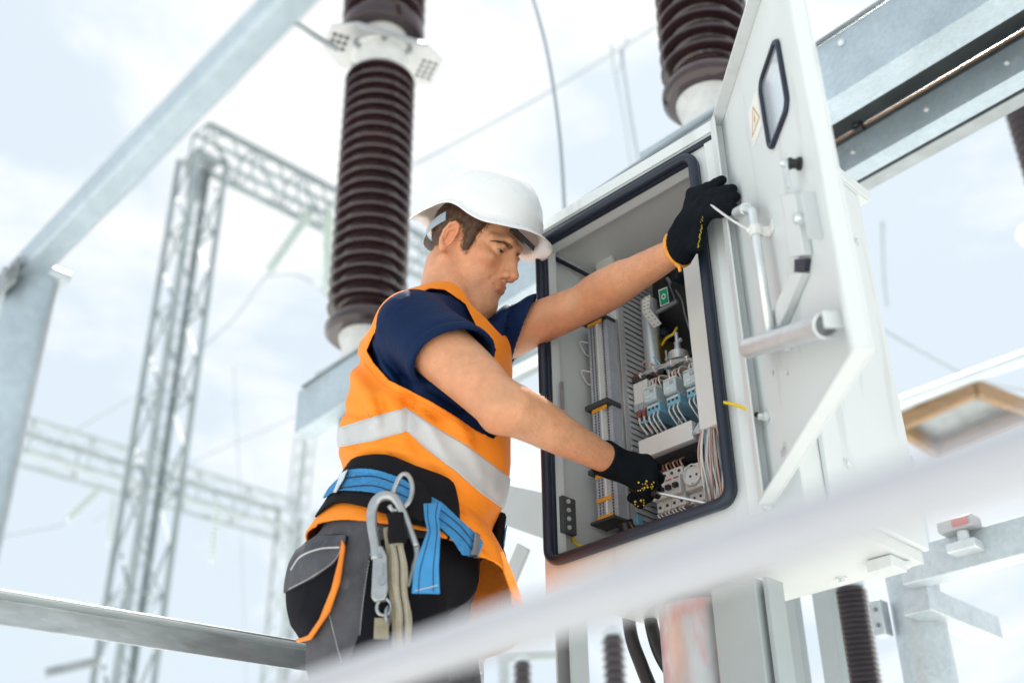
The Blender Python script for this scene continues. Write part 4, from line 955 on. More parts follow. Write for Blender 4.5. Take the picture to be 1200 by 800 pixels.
def sdf_mesh(fn, lo, hi, h, c=6):
    lo = np.array(lo, float); hi = np.array(hi, float); nb = np.ceil((hi - lo) / (h * c)).astype(int) + 1
    bi = np.stack(np.meshgrid(*[np.arange(k) for k in nb], indexing='ij'), -1).reshape(-1, 3)
    ctr = lo + (bi * c + (c - 1) / 2) * h; dc = fn(ctr)
    D = np.repeat(np.repeat(np.repeat(np.where(dc < 0, -1., 1.).astype(np.float32).reshape(nb), c, 0), c, 1), c, 2)
    act = np.abs(dc) < h * c * 1.45 + .004; ab = bi[act]
    off = np.stack(np.meshgrid(*[np.arange(c)] * 3, indexing='ij'), -1).reshape(-1, 3)
    for s in range(0, len(ab), 1500):
        idx = (ab[s:s + 1500, None, :] * c + off[None]).reshape(-1, 3)
        D[idx[:, 0], idx[:, 1], idx[:, 2]] = fn(lo + idx * h)
    # naive surface nets
    S = D < 0; n = np.array(D.shape)
    cs = S[:-1, :-1, :-1].astype(np.int8)
    tot = np.zeros(n - 1, np.int8)
    cor = [(i, j, k) for i in (0, 1) for j in (0, 1) for k in (0, 1)]
    for i, j, k in cor: tot += S[i:n[0] - 1 + i, j:n[1] - 1 + j, k:n[2] - 1 + k]
    cell = np.argwhere((tot > 0) & (tot < 8))
    val = np.stack([D[cell[:, 0] + i, cell[:, 1] + j, cell[:, 2] + k] for i, j, k in cor], 1)
    acc = np.zeros((len(cell), 3)); cnt = np.zeros(len(cell)); cor = np.array(cor)
    for a in range(8):
        for b in range(a + 1, 8):
            if np.abs(cor[a] - cor[b]).sum() != 1: continue
            mk = (val[:, a] < 0) != (val[:, b] < 0); t = np.where(mk, val[:, a] / np.where(mk, val[:, a] - val[:, b], 1), 0)
            acc += mk[:, None] * (cor[a] + t[:, None] * (cor[b] - cor[a])); cnt += mk
    V = lo + (cell + acc / np.maximum(cnt, 1)[:, None]) * h
    vid = np.full(n - 1, -1, np.int32); vid[cell[:, 0], cell[:, 1], cell[:, 2]] = np.arange(len(cell))
    Fs = []
    for ax in range(3):
        o = [(0, 0, 0)] * 4; u, v = (ax + 1) % 3, (ax + 2) % 3
        sl = [slice(1, None)] * 3; sl0 = list(sl); sl1 = list(sl); sl0[ax] = slice(0, -1); sl1[ax] = slice(1, None)
        sl0[u] = slice(1, -1); sl0[v] = slice(1, -1); sl1[u] = slice(1, -1); sl1[v] = slice(1, -1)
        A = S[tuple(sl0)]; B = S[tuple(sl1)]; e = np.argwhere(A != B)
        if not len(e): continue
        st = A[e[:, 0], e[:, 1], e[:, 2]]
        base = e.copy(); base[:, u] += 1; base[:, v] += 1
        def g(du, dv):
            q = base.copy(); q[:, u] += du; q[:, v] += dv; return vid[q[:, 0], q[:, 1], q[:, 2]]
        q = np.stack([g(-1, -1), g(0, -1), g(0, 0), g(-1, 0)], 1)
        q[~st] = q[~st][:, ::-1]; Fs.append(q[(q >= 0).all(1)])
    return V, np.concatenate(Fs)
def np_mesh(name, V, Fc, m, parent, attr=None, smooth=True):
    me = bpy.data.meshes.new(name); me.vertices.add(len(V)); me.vertices.foreach_set('co', np.asarray(V, np.float32).ravel())
    nf = len(Fc); me.loops.add(nf * 4); me.loops.foreach_set('vertex_index', np.asarray(Fc, np.int32).ravel())
    me.polygons.add(nf); me.polygons.foreach_set('loop_start', np.arange(nf, dtype=np.int32) * 4)
    me.update(calc_edges=True); me.validate()
    if smooth: me.polygons.foreach_set('use_smooth', [True] * len(me.polygons))
    me.materials.append(MATS[m] if isinstance(m, str) else m)
    if attr is not None:
        a = me.color_attributes.new('Col', 'FLOAT_COLOR', 'POINT'); a.data.foreach_set('color', np.asarray(attr, np.float32).ravel())
    o = bpy.data.objects.new(name, me); col.objects.link(o)
    if parent is not None: o.parent = parent
    return o
def vnormals(V, Fc):
    n = np.zeros_like(V); a = np.cross(V[Fc[:, 2]] - V[Fc[:, 0]], V[Fc[:, 3]] - V[Fc[:, 1]])
    for k in range(4): np.add.at(n, Fc[:, k], a)
    return n / np.maximum(ln(n), 1e-9)[:, None]
# ------------------------------------------------------------------ the worker
mat('skin', (.635, .305, .165), .42, 0, .13, 30, .42, 330, spec=.45, sss=.09, attr=True, speck=((.575, .275, .155), 150, .60, (1, 1, 1)))
mat('hair_brown', (.085, .048, .030), .5, 0, .45, 90, spec=.25)
mat('brow_brown', (.12, .072, .046), .6, 0, .2, 90, spec=.2)
mat('eye_white', (.46, .42, .39), .2, 0, .03, 40, coat=.4)
mat('iris', (.045, .05, .045), .12, 0, .3, 300, coat=.8)
mat('helmet_white', (.77, .785, .79), .28, 0, .02, 6, coat=.25, rvar=.05, sss=.0)
mat('strap_grey', (.34, .42, .50), .4, 0, .1, 60)
mat('vest_orange', (.95, .27, .018), .6, 0, .05, 9, .55, 48, spec=.25)
mat('tape_silver', (.54, .55, .56), .42, .12, .05, 14, .25, 900)
mat('shirt_navy', (.004, .016, .060), .6, 0, .15, 14, .5, 70, spec=.12)
mat('glove_black', (.006, .009, .013), .85, 0, .2, 30, spec=.12, weave=(240, 'DIAGONAL', .5, 1.0))
mat('hem_orange', (.88, .36, .05), .7, 0, .1, 60, .5, 900)
mat('print_yellow', (.80, .60, .03), .5, 0, .06, 60)
mat('trouser_grey', (.092, .094, .108), .85, 0, .26, 16, .5, 600, spec=.15, speck=((.12, .12, .135), 34, .57, (1, 1, .6)))
mat('trouser_black', (.008, .009, .013), .85, 0, .2, 16, .4, 600, spec=.12)
mat('piping_orange', (.86, .24, .02), .65, 0, .06, 20, .3, 700)
mat('thread', (.50, .51, .52), .8)
mat('pad_black', (.008, .008, .010), .8, 0, .15, 30, .6, 500, spec=.15)
mat('web_blue', (.045, .29, .62), .6, 0, .08, 30, weave=(160, 'DIAGONAL', .6, .3))
mat('thread_navy', (.01, .02, .06), .7)
mat('canvas_beige', (.42, .37, .27), .9, 0, .22, 40, spec=.2, weave=(130, 'DIAGONAL', .9, .6))
mat('boot_black', (.02, .018, .016), .5, 0, .2, 20, .2, 200)
mat('handle_dark', (.012, .012, .014), .4)

def smooth_poly(V, n=3):
    V = np.array(V, float); N_ = len(V); out = []
    for i in range(N_):
        a, b, c, d = V[i - 1], V[i], V[(i + 1) % N_], V[(i + 2) % N_]
        for k in range(n):
            t = k / n; out.append(.5 * (2 * b + (c - a) * t + (2 * a - 5 * b + 4 * c - d) * t * t + (3 * b - a - 3 * c + d) * t ** 3))
    return np.array(out)
def rotm(y, p, r):
    y, p, r = R(y), R(p), R(r)
    return np.array(Euler((r, p, y), 'XYZ').to_matrix())
RH = rotm(-21.17, 26.25, 8.98); HC = np.array([.120, .003, 1.641])
def toH(P): return (P - HC) @ RH
def fromH(q): return HC + np.asarray(q, float) @ RH.T

worker = empty('worker', P0, WROT)
tag(worker, 'man in white hard hat, orange vest and black gloves working inside the open cabinet', 'person')

# joints (worker axes: x forward, y to his left, z up)
RS = np.array([.024, -.165, 1.362]); LS = np.array([.118, .125, 1.476])
REb = L(590, 474, -.262); RWr = L(710, 537, -.078)
LWr = toL(at(797, 291, 'y', 1.452)); LEb = L(692, 352, -.045)
NB = np.array([.066, -.01, 1.475])
SN = np.array([.128, -.035, 1.43])

def torso_d(P, grow=0.0, loose=0.0):
    x, y, z = P[:, 0], P[:, 1], P[:, 2]
    s = np.clip((z - 1.05) / .42, 0, 1); s = s * s * (3 - 2 * s)
    ze = z - .50 * s * y
    tz = [.86, .95, 1.00, 1.05, 1.10, 1.17, 1.28, 1.36, 1.42, 1.47, 1.51]
    c = np.interp(ze, tz, [.0, .0, .01, .020, .027, .033, .042, .050, .056, .060, .064])
    a = np.interp(ze, tz, [.13, .138, .138, .134, .132, .136, .134, .124, .110, .090, .066])
    b = np.interp(ze, tz, [.175, .175, .168, .158, .155, .160, .170, .172, .162, .136, .10])
    if loose:
        sb = z - 1.072 + .27 * (x - .02)
        up = .5 * np.exp(-((sb - .105) / .055) ** 2); dn = np.clip(-(sb + .02) / .085, 0, 1.6)
        bk = np.exp(-((ze - 1.425) / .055) ** 2); a = a + loose * (.014 * up + .034 * dn + .010 * bk); b = b + loose * (.018 * up + .030 * dn); c = c + loose * (.014 * dn - .006 * bk)
    a = a + grow; b = b + grow
    an = -.28 * s; xr = np.cos(an) * (x - c) + np.sin(an) * y; yr = -np.sin(an) * (x - c) + np.cos(an) * y
    k = ((np.abs(xr) / a) ** 2.25 + (np.abs(yr) / b) ** 2.25) ** (1 / 2.25)
    d = (k - 1) * np.minimum(a, b)
    return smax(d, ze - 1.492 - grow, .04)
def shoulders_d(P, g=0.0):
    d = cap(P, NB + np.array([-.004, -.035, -.012]), RS + np.array([-.004, .012, .002]), .052 + g, .060 + g)
    return smin(d, cap(P, NB + np.array([-.004, .035, .0]), LS + np.array([.0, -.012, .0]), .050 + g, .058 + g), .03)

# ---- hands
def hand_joints(w, mcps, fingers, thumb): return dict(w=w, m=mcps, f=fingers, t=thumb)
def bounded(P, c, r, fn, *a):
    dist = ln(P - np.array(c)); out = dist - r + .05; m = dist < r
    if m.any(): out[m] = fn(P[m], *a)
    return out
def hand_c(H):
    q = np.array([H['w']] + list(H['m']) + [x for f in H['f'] for x in f] + list(H['t'])); return (q.min(0) + q.max(0)) / 2
def hand_d(P, H, g=0.0): return bounded(P, hand_c(H), .17, hand_d0, H, g)
def hand_d0(P, H, g=0.0):
    w = H['w']; d = None
    mm = [np.array(m) for m in H['m']]
    for i, m in enumerate(mm):
        e = cap(P, w * .8 + m * .2, m, .0165 + g, (.0135, .0135, .0125, .0115)[i] + g); d = e if d is None else smin(d, e, .014)
    ctr = (w + sum(mm) / 4) / 2; d = smin(d, sph(P, ctr, .020 + g), .02)
    for i, f in enumerate(H['f']):
        rs = np.array([.0120, .0106, .0100, .0090]) * (1, 1.02, .97, .88)[i] + g
        pts = [mm[i]] + [np.array(q) for q in f]
        d = smin(d, chain(P, pts, rs, .004), .005)
    T_ = [np.array(q) for q in H['t']]
    d = smin(d, chain(P, T_, np.array([.018, .0145, .0125, .0105]) + g, .005), .010)
    return d
def Y(px, py, yw): return toL(at(px, py, 'y', yw))
HL = hand_joints(Y(803, 279, 1.452),
    [Y(829, 249, 1.440), Y(825, 240, 1.446), Y(819, 232, 1.453), Y(812, 227, 1.460)],
    [[Y(844, 248, 1.432), Y(852, 246, 1.430), Y(859, 243, 1.430)], [Y(844, 237, 1.434), Y(854, 234, 1.431), Y(861, 231, 1.430)],
     [Y(840, 227, 1.438), Y(850, 224, 1.433), Y(858, 222, 1.430)], [Y(829, 220, 1.446), Y(838, 216, 1.440), Y(846, 211, 1.436)]],
    [Y(806, 281, 1.450), Y(814, 287, 1.444), Y(818, 276, 1.440), Y(819, 267, 1.444)])
fy = -.030
HR = hand_joints(L(708, 538, -.072),
    [L(757, 541, -.052), L(762, 551, -.058), L(760, 562, -.056), L(754, 572, -.048)],
    [[L(768, 547, -.024), L(758, 560, -.006), L(746, 558, -.018)], [L(771, 560, -.030), L(761, 572, -.006), L(748, 568, -.016)],
     [L(768, 572, -.030), L(757, 582, -.010), L(745, 577, -.016)], [L(760, 581, -.028), L(750, 589, -.010), L(740, 583, -.016)]],
    [L(724, 545, -.045), L(740, 548, -.010), L(756, 556, .012), L(764, 566, .012)])

# ---- head (its own axes: x forward, y left, z up, ear canal at origin)
def lerp(a, b, t): return np.array(a) + (np.array(b) - np.array(a)) * t
def head_d(P):
    q = toH(P); sgn = q[:, 1]; m = q.copy(); m[:, 1] = np.abs(m[:, 1])
    d = ell(m, (-.008, 0, .045), (.0925, .074, .084))
    d = smin(d, ell(m, (.026, 0, -.028), (.064, .058, .082)), .03)
    d = smin(d, cap(m, (-.004, .048, -.052), (.066, .015, -.098), .0145, .0160), .020)
    d = smin(d, ell(m, (.030, 0, -.075), (.050, .044, .034)), .02)
    d = smin(d, ell(m, (.040, 0, -.108), (.044, .039, .040)), .035)
    d = smin(d, ell(m, (.082, 0, -.099), (.0145, .020, .0155)), .014)
    d = smin(d, ell(m, (.060, .044, -.014), (.026, .021, .017)), .018)
    d = smin(d, ell(m, (.046, .038, -.046), (.028, .015, .028)), .018)
    d = smin(d, chain(m, [(.090, 0, .031), (.0865, .020, .0345), (.066, .051, .027)], [.0085, .0095, .008], .01), .012)
    d = smax(d, -ell(m, (.098, .034, .010), (.018, .021, .0135)), .012)
    d = smin(d, ell(m, (.070, 0, -.058), (.0275, .031, .025)), .016)
    no = chain(m, [(.0905, 0, .024), (.1030, 0, -.002), (.1145, 0, -.026)], [.0062, .0066, .0085], .008)
    no = smin(no, cap(m, (.088, .004, .012), (.100, .007, -.028), .007, .0085), .010)
    no = smin(no, sph(m, (.1145, 0, -.0295), .0092), .006)
    no = smin(no, ell(m, (.1015, .0125, -.0335), (.0110, .0062, .0080)), .0045)
    no = smin(no, cap(m, (.110, 0, -.0375), (.099, 0, -.0410), .0046, .0055), .004)
    d = smin(d, no, .0085)
    d = smax(d, -ell(m, (.1065, .0066, -.0415), (.0065, .0034, .0042)), .002)
    d = smin(d, chain(m, [(.0985, 0, -.0540), (.0962, .010, -.0548), (.0865, .0245, -.0590)], [.0038, .0038, .0022], .004), .0045)
    d = smin(d, chain(m, [(.0970, 0, -.0645), (.0942, .011, -.0640), (.0865, .0225, -.0605)], [.0043, .0042, .0022], .004), .005)
    d = smax(d, -chain(m, [(.1080, 0, -.0592), (.1030, .011, -.0589), (.0885, .0255, -.0598)], [.0012, .0012, .0010], .001), .0025)
    d = smax(d, -chain(m, [(.103, 0, -.042), (.1045, 0, -.049)], [.0016, .0022], .001), .004)       # philtrum
    d = smax(d, -chain(m, [(.093, .021, -.030), (.084, .031, -.052)], [.0012, .0012], .001), .008)  # nasolabial
    d = smax(d, -chain(m, [(.099, .0055, .036), (.097, .0065, .046)], [.0010, .0008], .001), .004)  # frown
    lid = sph(m, (.0745, .0325, .0105), .0148)
    lid = smax(lid, -ell(m, (.0890, .0325, .0066), (.010, .0122, .0023)), .0012)
    d = smin(d, lid, .0045)
    d = smax(d, -np.maximum(ell(m, (.0890, .0325, .0066), (.010, .0118, .0021)), -sph(m, (.0745, .0325, .0105), .0125)), .0012)
    d = smin(d, chain(m, [(.0885, .022, .0175), (.0880, .034, .0185), (.079, .046, .0150)], [.0034, .0040, .0032], .003), .005)   # upper lid fold
    # ear
    re = np.array(Euler((0, R(14), R(-16)), 'XYZ').to_matrix())
    ec = np.array([-.014, .0795, .004]); e = ell(m, ec, (.0142, .0062, .0310), re)
    def E(a, b, c=0): return ec + re @ np.array([a, c, b])
    e = smax(e, -ell(m, E(.002, -.001, .006), (.0090, .0068, .0225), re), .003)
    rim = chain(m, [E(.0105, .0, .002), E(.011, .014, .004), E(.006, .0265, .005), E(-.003, .029, .006), E(-.011, .021, .006), E(-.0135, .004, .006), E(-.010, -.014, .005), E(-.0035, -.025, .003)], [.0026, .003, .0034, .0036, .0036, .0034, .0036, .005], .002)
    e = smin(e, rim, .003); e = smin(e, chain(m, [E(.001, .016, .003), E(-.008, .008, .0035), E(-.006, -.008, .003)], [.0022, .0026, .0022], .002), .003)
    e = smin(e, sph(m, E(.012, -.003, .002), .0042), .003); e = smin(e, sph(m, E(.003, -.028, .001), .0068), .005)
    d = smin(d, e, .006)
    return d
neck_top = fromH((-.038, 0, -.042)); mast = fromH((-.020, -.058, -.040)); mastL = fromH((-.020, .058, -.040))
def neck_d(P):
    d = cap(P, NB + np.array([-.008, 0, -.04]), neck_top, .061, .0545)
    d = smin(d, cap(P, mast, SN + np.array([0, -.006, 0]), .011, .010), .02)
    d = smin(d, cap(P, mastL, SN + np.array([0, .006, 0]), .011, .010), .02)
    d = smin(d, cap(P, fromH((.012, 0, -.090)), SN + np.array([-.02, .0, .02]), .018, .02), .02)
    return d
def limb(pts, rs, n=5):
    """smooth tapered centre line with its radii, for a hard union of many short cones"""
    P_ = bez([np.append(np.array(p, float), r) for p, r in zip(pts, rs)], n); return np.array(P_)
elR = nrm(REb - RS); 
LIMB_R = limb([RS + np.array([-.008, 0, .006]), lerp(RS, REb, .30), lerp(RS, REb, .68), REb + np.array([-.002, .004, -.003]), lerp(REb, RWr, .22), lerp(REb, RWr, .55), lerp(REb, RWr, .85), RWr, HR['w']],
              [.0575, .0570, .0505, .0412, .0405, .0352, .0290, .0270, .0265])
LIMB_L = limb([LS, lerp(LS, LEb, .35), lerp(LS, LEb, .75), LEb, lerp(LEb, LWr, .22), lerp(LEb, LWr, .55), lerp(LEb, LWr, .85), LWr, HL['w']],
              [.048, .046, .0420, .0385, .0395, .0340, .0275, .0250, .0240])
def limb_d(P, Lb):
    d = None
    for i in range(len(Lb) - 1):
        e = cap(P, Lb[i, :3], Lb[i + 1, :3], Lb[i, 3], Lb[i + 1, 3]); d = e if d is None else np.minimum(d, e)
    return d
def along(P, pts, Lb):
    c = None
    for a, b in zip(pts[:-1], pts[1:]):
        e = cap(P, a, b, 0, 0); c = e if c is None else np.minimum(c, e)
    out = c - .07; m = c < .12
    if m.any(): out[m] = limb_d(P[m], Lb)
    return out
def arms_d(P, g=0.0):
    d = along(P, (RS, REb, RWr, HR['w']), LIMB_R)
    d = smin(d, sph(P, REb + np.array([-.016, .012, -.026]), .0155), .022)
    d = smin(d, cap(P, lerp(REb, RWr, .10) + np.array([0, -.014, .010]), lerp(REb, RWr, .42) + np.array([0, -.008, .002]), .027, .024), .025)
    d = d - .0011 * wob(P, 55, 8, 4)
    e = along(P, (LS, LEb, LWr, HL['w']), LIMB_L)
    e = smin(e, cap(P, lerp(LEb, LWr, .06) + np.array([0, -.006, .010]), lerp(LEb, LWr, .38) + np.array([0, -.004, .006]), .029, .025), .025)
    e = e - .0010 * wob(P, 55, 8, 14)
    return np.minimum(d, e)
HIPR, HIPL = np.array([-.02, -.09, .93]), np.array([.0, .09, .94])
KNR, KNL = np.array([-.005, -.11, .50]), np.array([.09, .12, .51])
ANR, ANL = np.array([-.05, -.12, .09]), np.array([.06, .13, .09])
def legs_d(P):
    d = chain(P, [HIPR, KNR, ANR], [.085, .055, .038], .02); return np.minimum(d, chain(P, [HIPL, KNL, ANL], [.085, .055, .038], .02))
def body_d(P, head=False):
    d = np.maximum(torso_d(P, -.014), .96 - P[:, 2]); d = smin(d, shoulders_d(P, -.008), .03); d = smin(d, arms_d(P), .015)
    d = smin(d, neck_d(P), .03); d = smin(d, legs_d(P), .03) if not head else d
    d = smin(d, hand_d(P, HL, -.002), .012); d = smin(d, hand_d(P, HR, -.002), .012)
    if not head: return d
    return smin(d, bounded(P, HC + np.array([0, 0, -.01]), .20, head_d), .016)
# one continuous mesh from two grids that share the same lattice is overkill: fine grid for all that shows
def split_mesh():
    V1, F1 = sdf_mesh(body_d, (-.30, -.42, -.02), (.72, .36, 1.70), .0040)
    return V1, F1
def refine_head(V, Fc):
    """head region rebuilt on a finer lattice and stitched at the neck, hidden by the collar"""
    zc = 1.475
    plane = lambda P: (P[:, 2] - zc) + .25 * (P[:, 0] - .08)
    Vh, Fh = sdf_mesh(lambda P: np.maximum(body_d(P, True), -(plane(P) + .012)), (-.02, -.13, 1.40), (.28, .13, 1.81), .00145)
    keep = plane(V)[Fc].max(1) < 0; lim = (np.abs(V[:, 1]) < .14) & (V[:, 0] < .30) & (V[:, 0] > -.06)
    inhead = (plane(V)[Fc].max(1) >= 0) & lim[Fc].all(1) & (ln(V - (HC + np.array([-.01, 0, -.03])))[Fc].min(1) < .22) & (arms_d(V)[Fc].min(1) > .007)
    return Vh, Fh, inhead
def P_to_arm(V): return arms_d(V) - 0.004
V1, F1 = split_mesh()
Vh, Fh, inh = refine_head(V1, F1)
F1 = F1[~inh]
VB = np.concatenate([V1, Vh]); FB = np.concatenate([F1, Fh + len(V1)])
used = np.zeros(len(VB), bool); used[FB.ravel()] = True; rm = np.cumsum(used) - 1; VB = VB[used]; FB = rm[FB]
# natural skin colouring: lips, ears, nose, shaved beard
qh = toH(VB); my = np.abs(qh[:, 1]); colr = np.ones((len(VB), 4)); w_ = wob(VB, 38, 10, 6) + .6 * wob(VB, 110, 8, 19); colr[:, 0] += .035 * w_; colr[:, 1] -= .05 * w_; colr[:, 2] -= .06 * w_; q2 = np.stack([qh[:, 0], my, qh[:, 2]], 1)
def blend(mask, c): colr[:, :3] = colr[:, :3] * (1 - mask[:, None]) + np.array(c) * mask[:, None]
def soft(d, w): return np.clip(.5 - d / w, 0, 1)
beard = soft(ell(q2, (.066, 0, -.076), (.056, .056, .036)), .024) * (qh[:, 2] > -.16) * (qh[:, 0] > -.02); blend(beard * .50 * (.8 + .3 * wob(qh, 900, 8)).clip(0, 1.2), (.66, .66, .66))
must = soft(ell(q2, (.098, 0, -.047), (.016, .026, .007)), .008); blend(must * .30, (.66, .64, .62))
blend(soft(ell(q2, (.108, 0, -.030), (.018, .016, .012)), .014) * .40, (1.05, .80, .74)); blend(soft(ell(q2, (.070, .046, -.018), (.03, .022, .02)), .02) * .30, (1.06, .86, .80))
ears = soft(ell(q2, (-.014, .082, .004), (.024, .014, .036)), .008); blend(ears * .5, (1.05, .78, .70))
lip = np.minimum(chain(q2, [(.1030, 0, -.0540), (.100, .010, -.0548), (.088, .0245, -.0592)], [.0052, .0050, .0028]), chain(q2, [(.1005, 0, -.0655), (.0975, .011, -.0650), (.088, .0225, -.0605)], [.0058, .0054, .0028]))
blend(soft(lip, .0035) * .6, (.90, .60, .56))
blend(soft(ell(q2, (.084, .036, -.004), (.014, .018, .006)), .008) * .25, (.80, .72, .74))
elb = soft(ln(VB - (REb + np.array([-.012, .0, -.03]))) - .03, .03); blend(elb * .35, (1.04, .78, .72))
body = np_mesh('body', VB, FB, 'skin', worker, attr=colr)

# eyes, brows
def head_part(name, mb, m, parent=worker, smooth=True):
    mb.v = [tuple(fromH(v)) for v in mb.v]; return mb.build(name, MATS[m], parent, smooth)
for s in (-1, 1):
    gz = nrm([1, -.02, -.26]); c = np.array([.0745, s * .0325, .0105]); rr = .0134
    prof = [(rr * sin(t), rr * cos(t)) for t in np.linspace(.42, pi, 14)]
    e = head_part('eye', MB().lathe(prof[::-1], c, gz, 24), 'eye_white')
    head_part('iris', MB().lathe([(.0064, .0117), (.0052, .0128), (.0022, .0137), (.0, .0138)], c, gz, 20), 'iris', e)
    head_part('pupil', MB().lathe([(.0023, .01385), (.0, .0140)], c, gz, 14), 'ink', e)
for s in (-1, 1):
    pts = []
    for dy in np.linspace(-.0112, .0120, 14):
        z = .0066 + .0023 * math.sqrt(max(0, 1 - (dy / .0123) ** 2)); x = .0745 + math.sqrt(max(1e-8, .0150 ** 2 - dy * dy - (z - .0105) ** 2)); pts.append((x + .0002, s * (.0325 + dy), z + .0004))
    head_part('eyelashes', MB().tube(pts, [.0003] + [.0007] * 12 + [.0004], 6), 'ink')
def strands(roots, dirs, nrmv, length, wdt, curl=.3):
    V, Fc = [], []
    for p, d, n in zip(roots, dirs, nrmv):
        l = length * random.uniform(.6, 1.2); d = nrm(d + np.array([random.gauss(0, .16) for _ in range(3)])); s = nrm(np.cross(d, n)) * wdt
        i = len(V); a = p + d * l * .5 + n * l * .10; b = p + d * l - n * l * curl * .25 + n * l * .06
        V += [p - s, p + s, a + s * .8, a - s * .8, b]; Fc += [(i, i + 1, i + 2, i + 3), (i + 3, i + 2, i + 4)]
    return V, Fc
rb, db, nb_ = [], [], []
for s in (-1, 1):
    for k in range(210):
        t = random.random(); y = .010 + .042 * t; z = .0212 + .0052 * sin(pi * min(1, t * .85 + .05)) - .008 * max(0, t - .55) + random.uniform(-.0034, .0034) * (1.15 - .75 * t)
        p = np.array([.11, s * y, z])
        for _ in range(24): p = p - np.array([1., 0, 0]) * head_d(fromH(p)[None])[0] * .9
        rb.append(p); db.append(np.array([-.25 * t - .05, s * .9, .32 - .75 * t])); gh = lambda v: head_d(fromH(v)[None])[0]; g_ = nrm([gh(p + np.eye(3)[k] * .001) - gh(p - np.eye(3)[k] * .001) for k in range(3)]); nb_.append(g_); dd = db[-1] - g_ * (db[-1] @ g_); db[-1] = nrm(dd) + g_ * .12
V, Fc = strands(rb, db, nb_, .0080, .00026)
m = MB(); m.add(V, Fc); head_part('eyebrows', m, 'brow_brown', smooth=False)

# ---- hair: short crop below the helmet
hair_poly = [(.058, .10), (.052, .060), (.044, .044), (.036, .022), (.032, -.002), (.028, -.012), (.018, -.008), (.014, .020), (.008, .038), (-.010, .044), (-.030, .030), (-.036, .0), (-.032, -.034), (-.046, -.064), (-.13, -.070), (-.15, .15), (.058, .15)]
def hair_d(P):
    q = toH(P); g = .0045 + .0035 * np.clip((q[:, 2] + .03) / .06, 0, 1)
    d = np.minimum(ell(q, (-.008, 0, .045), (.0915, .073, .083)), smin(ell(q, (-.008, 0, .045), (.0915, .073, .083)), ell(q, (.026, 0, -.028), (.064, .058, .082)), .03)) - g - .0014 * wob(q, 420, 10, 3) - .0010 * wob(q * np.array([1, 1, .35]), 1300, 10, 9)
    pd = poly2(q[:, [0, 2]], hair_poly) + .003 * wob(q, 300, 8, 5)
    return smax(smax(d, pd * .8, .006), -ell(np.stack([q[:, 0], np.abs(q[:, 1]), q[:, 2]], 1), (-.013, .083, .004), (.021, .016, .035)), .003)
Vr, Fr = sdf_mesh(hair_d, (-.01, -.11, 1.55), (.25, .11, 1.80), .0022)
hair = np_mesh('hair', Vr, Fr, 'hair_brown', worker)
nr = vnormals(Vr, Fr); qv = toH(Vr); cand = np.where((qv[:, 2] < .075) & (qv[:, 1] < .03))[0]
pick = rng.choice(cand, min(7000, len(cand)), replace=False)
fl = np.stack([-.55 - .2 * (qv[pick, 2] < 0), 0 * qv[pick, 2], -.8 + 0 * qv[pick, 2]], 1) @ RH.T
fl = fl - nr[pick] * (fl * nr[pick]).sum(1)[:, None] + nr[pick] * .22
mat('hair_light', (.17, .105, .068), .5, 0, .3, 90, spec=.3)
for nm_, i0 in (('hair_brown', 0), ('hair_light', 1)):
    V, Fc = strands(Vr[pick[i0::2]] - nr[pick[i0::2]] * .001, fl[i0::2], nr[pick[i0::2]], .010, .00030)
    link_mesh('hair_strands', V, Fc, MATS[nm_], hair, False)

# loose hairs that break the hairline, and fine hair on the forearms
pdh = poly2(qh[:, [0, 2]], hair_poly); okh = np.where((pdh > -.004) & (pdh < .0085) & (qh[:, 1] < -.03) & (qh[:, 2] > -.036) & ((qh[:, 0] > .0) | (qh[:, 2] > -.01)) & (qh[:, 2] < .07) & (qh[:, 0] < .06) & (ell(np.stack([qh[:, 0], my, qh[:, 2]], 1), (-.013, .083, .004), (.021, .016, .035)) > .002))[0]
nb3 = vnormals(VB, FB); wgt = np.exp(-np.clip(pdh[okh], 0, 1) / .003)
pk_ = rng.choice(okh, 1500, p=wgt / wgt.sum())
fl = np.stack([-.35 + 0 * pk_, 0 * pk_, -.9 + 0 * pk_], 1) @ RH.T; fl = fl - nb3[pk_] * (fl * nb3[pk_]).sum(1)[:, None] + nb3[pk_] * .25
V, Fc = strands(VB[pk_] + rng.normal(size=(len(pk_), 3)) * .0006, fl, nb3[pk_], .0075, .00024); link_mesh('hairline_strands', V, Fc, MATS['hair_brown'], hair, False)
def arm_hair(A, B, name):
    ax = nrm(B - A); t = ((VB - A) @ ax) / ln(B - A); rad = ln(VB - A - np.outer((VB - A) @ ax, ax)); ok = np.where((t > .02) & (t < .9) & (rad < .06))[0]
    p_ = rng.choice(ok, 1100); fl = ax + .5 * np.array([0, .3, -1.0]) + 0 * VB[p_]; fl = fl - nb3[p_] * (fl * nb3[p_]).sum(1)[:, None] + nb3[p_] * .35
    V, Fc = strands(VB[p_], fl, nb3[p_], .010, .00010); link_mesh(name, V, Fc, MATS['arm_hair'], body, False)
mat('arm_hair', (.28, .17, .10), .5)
arm_hair(REb, RWr, 'arm_hair'); arm_hair(LEb, LWr, 'arm_hair')

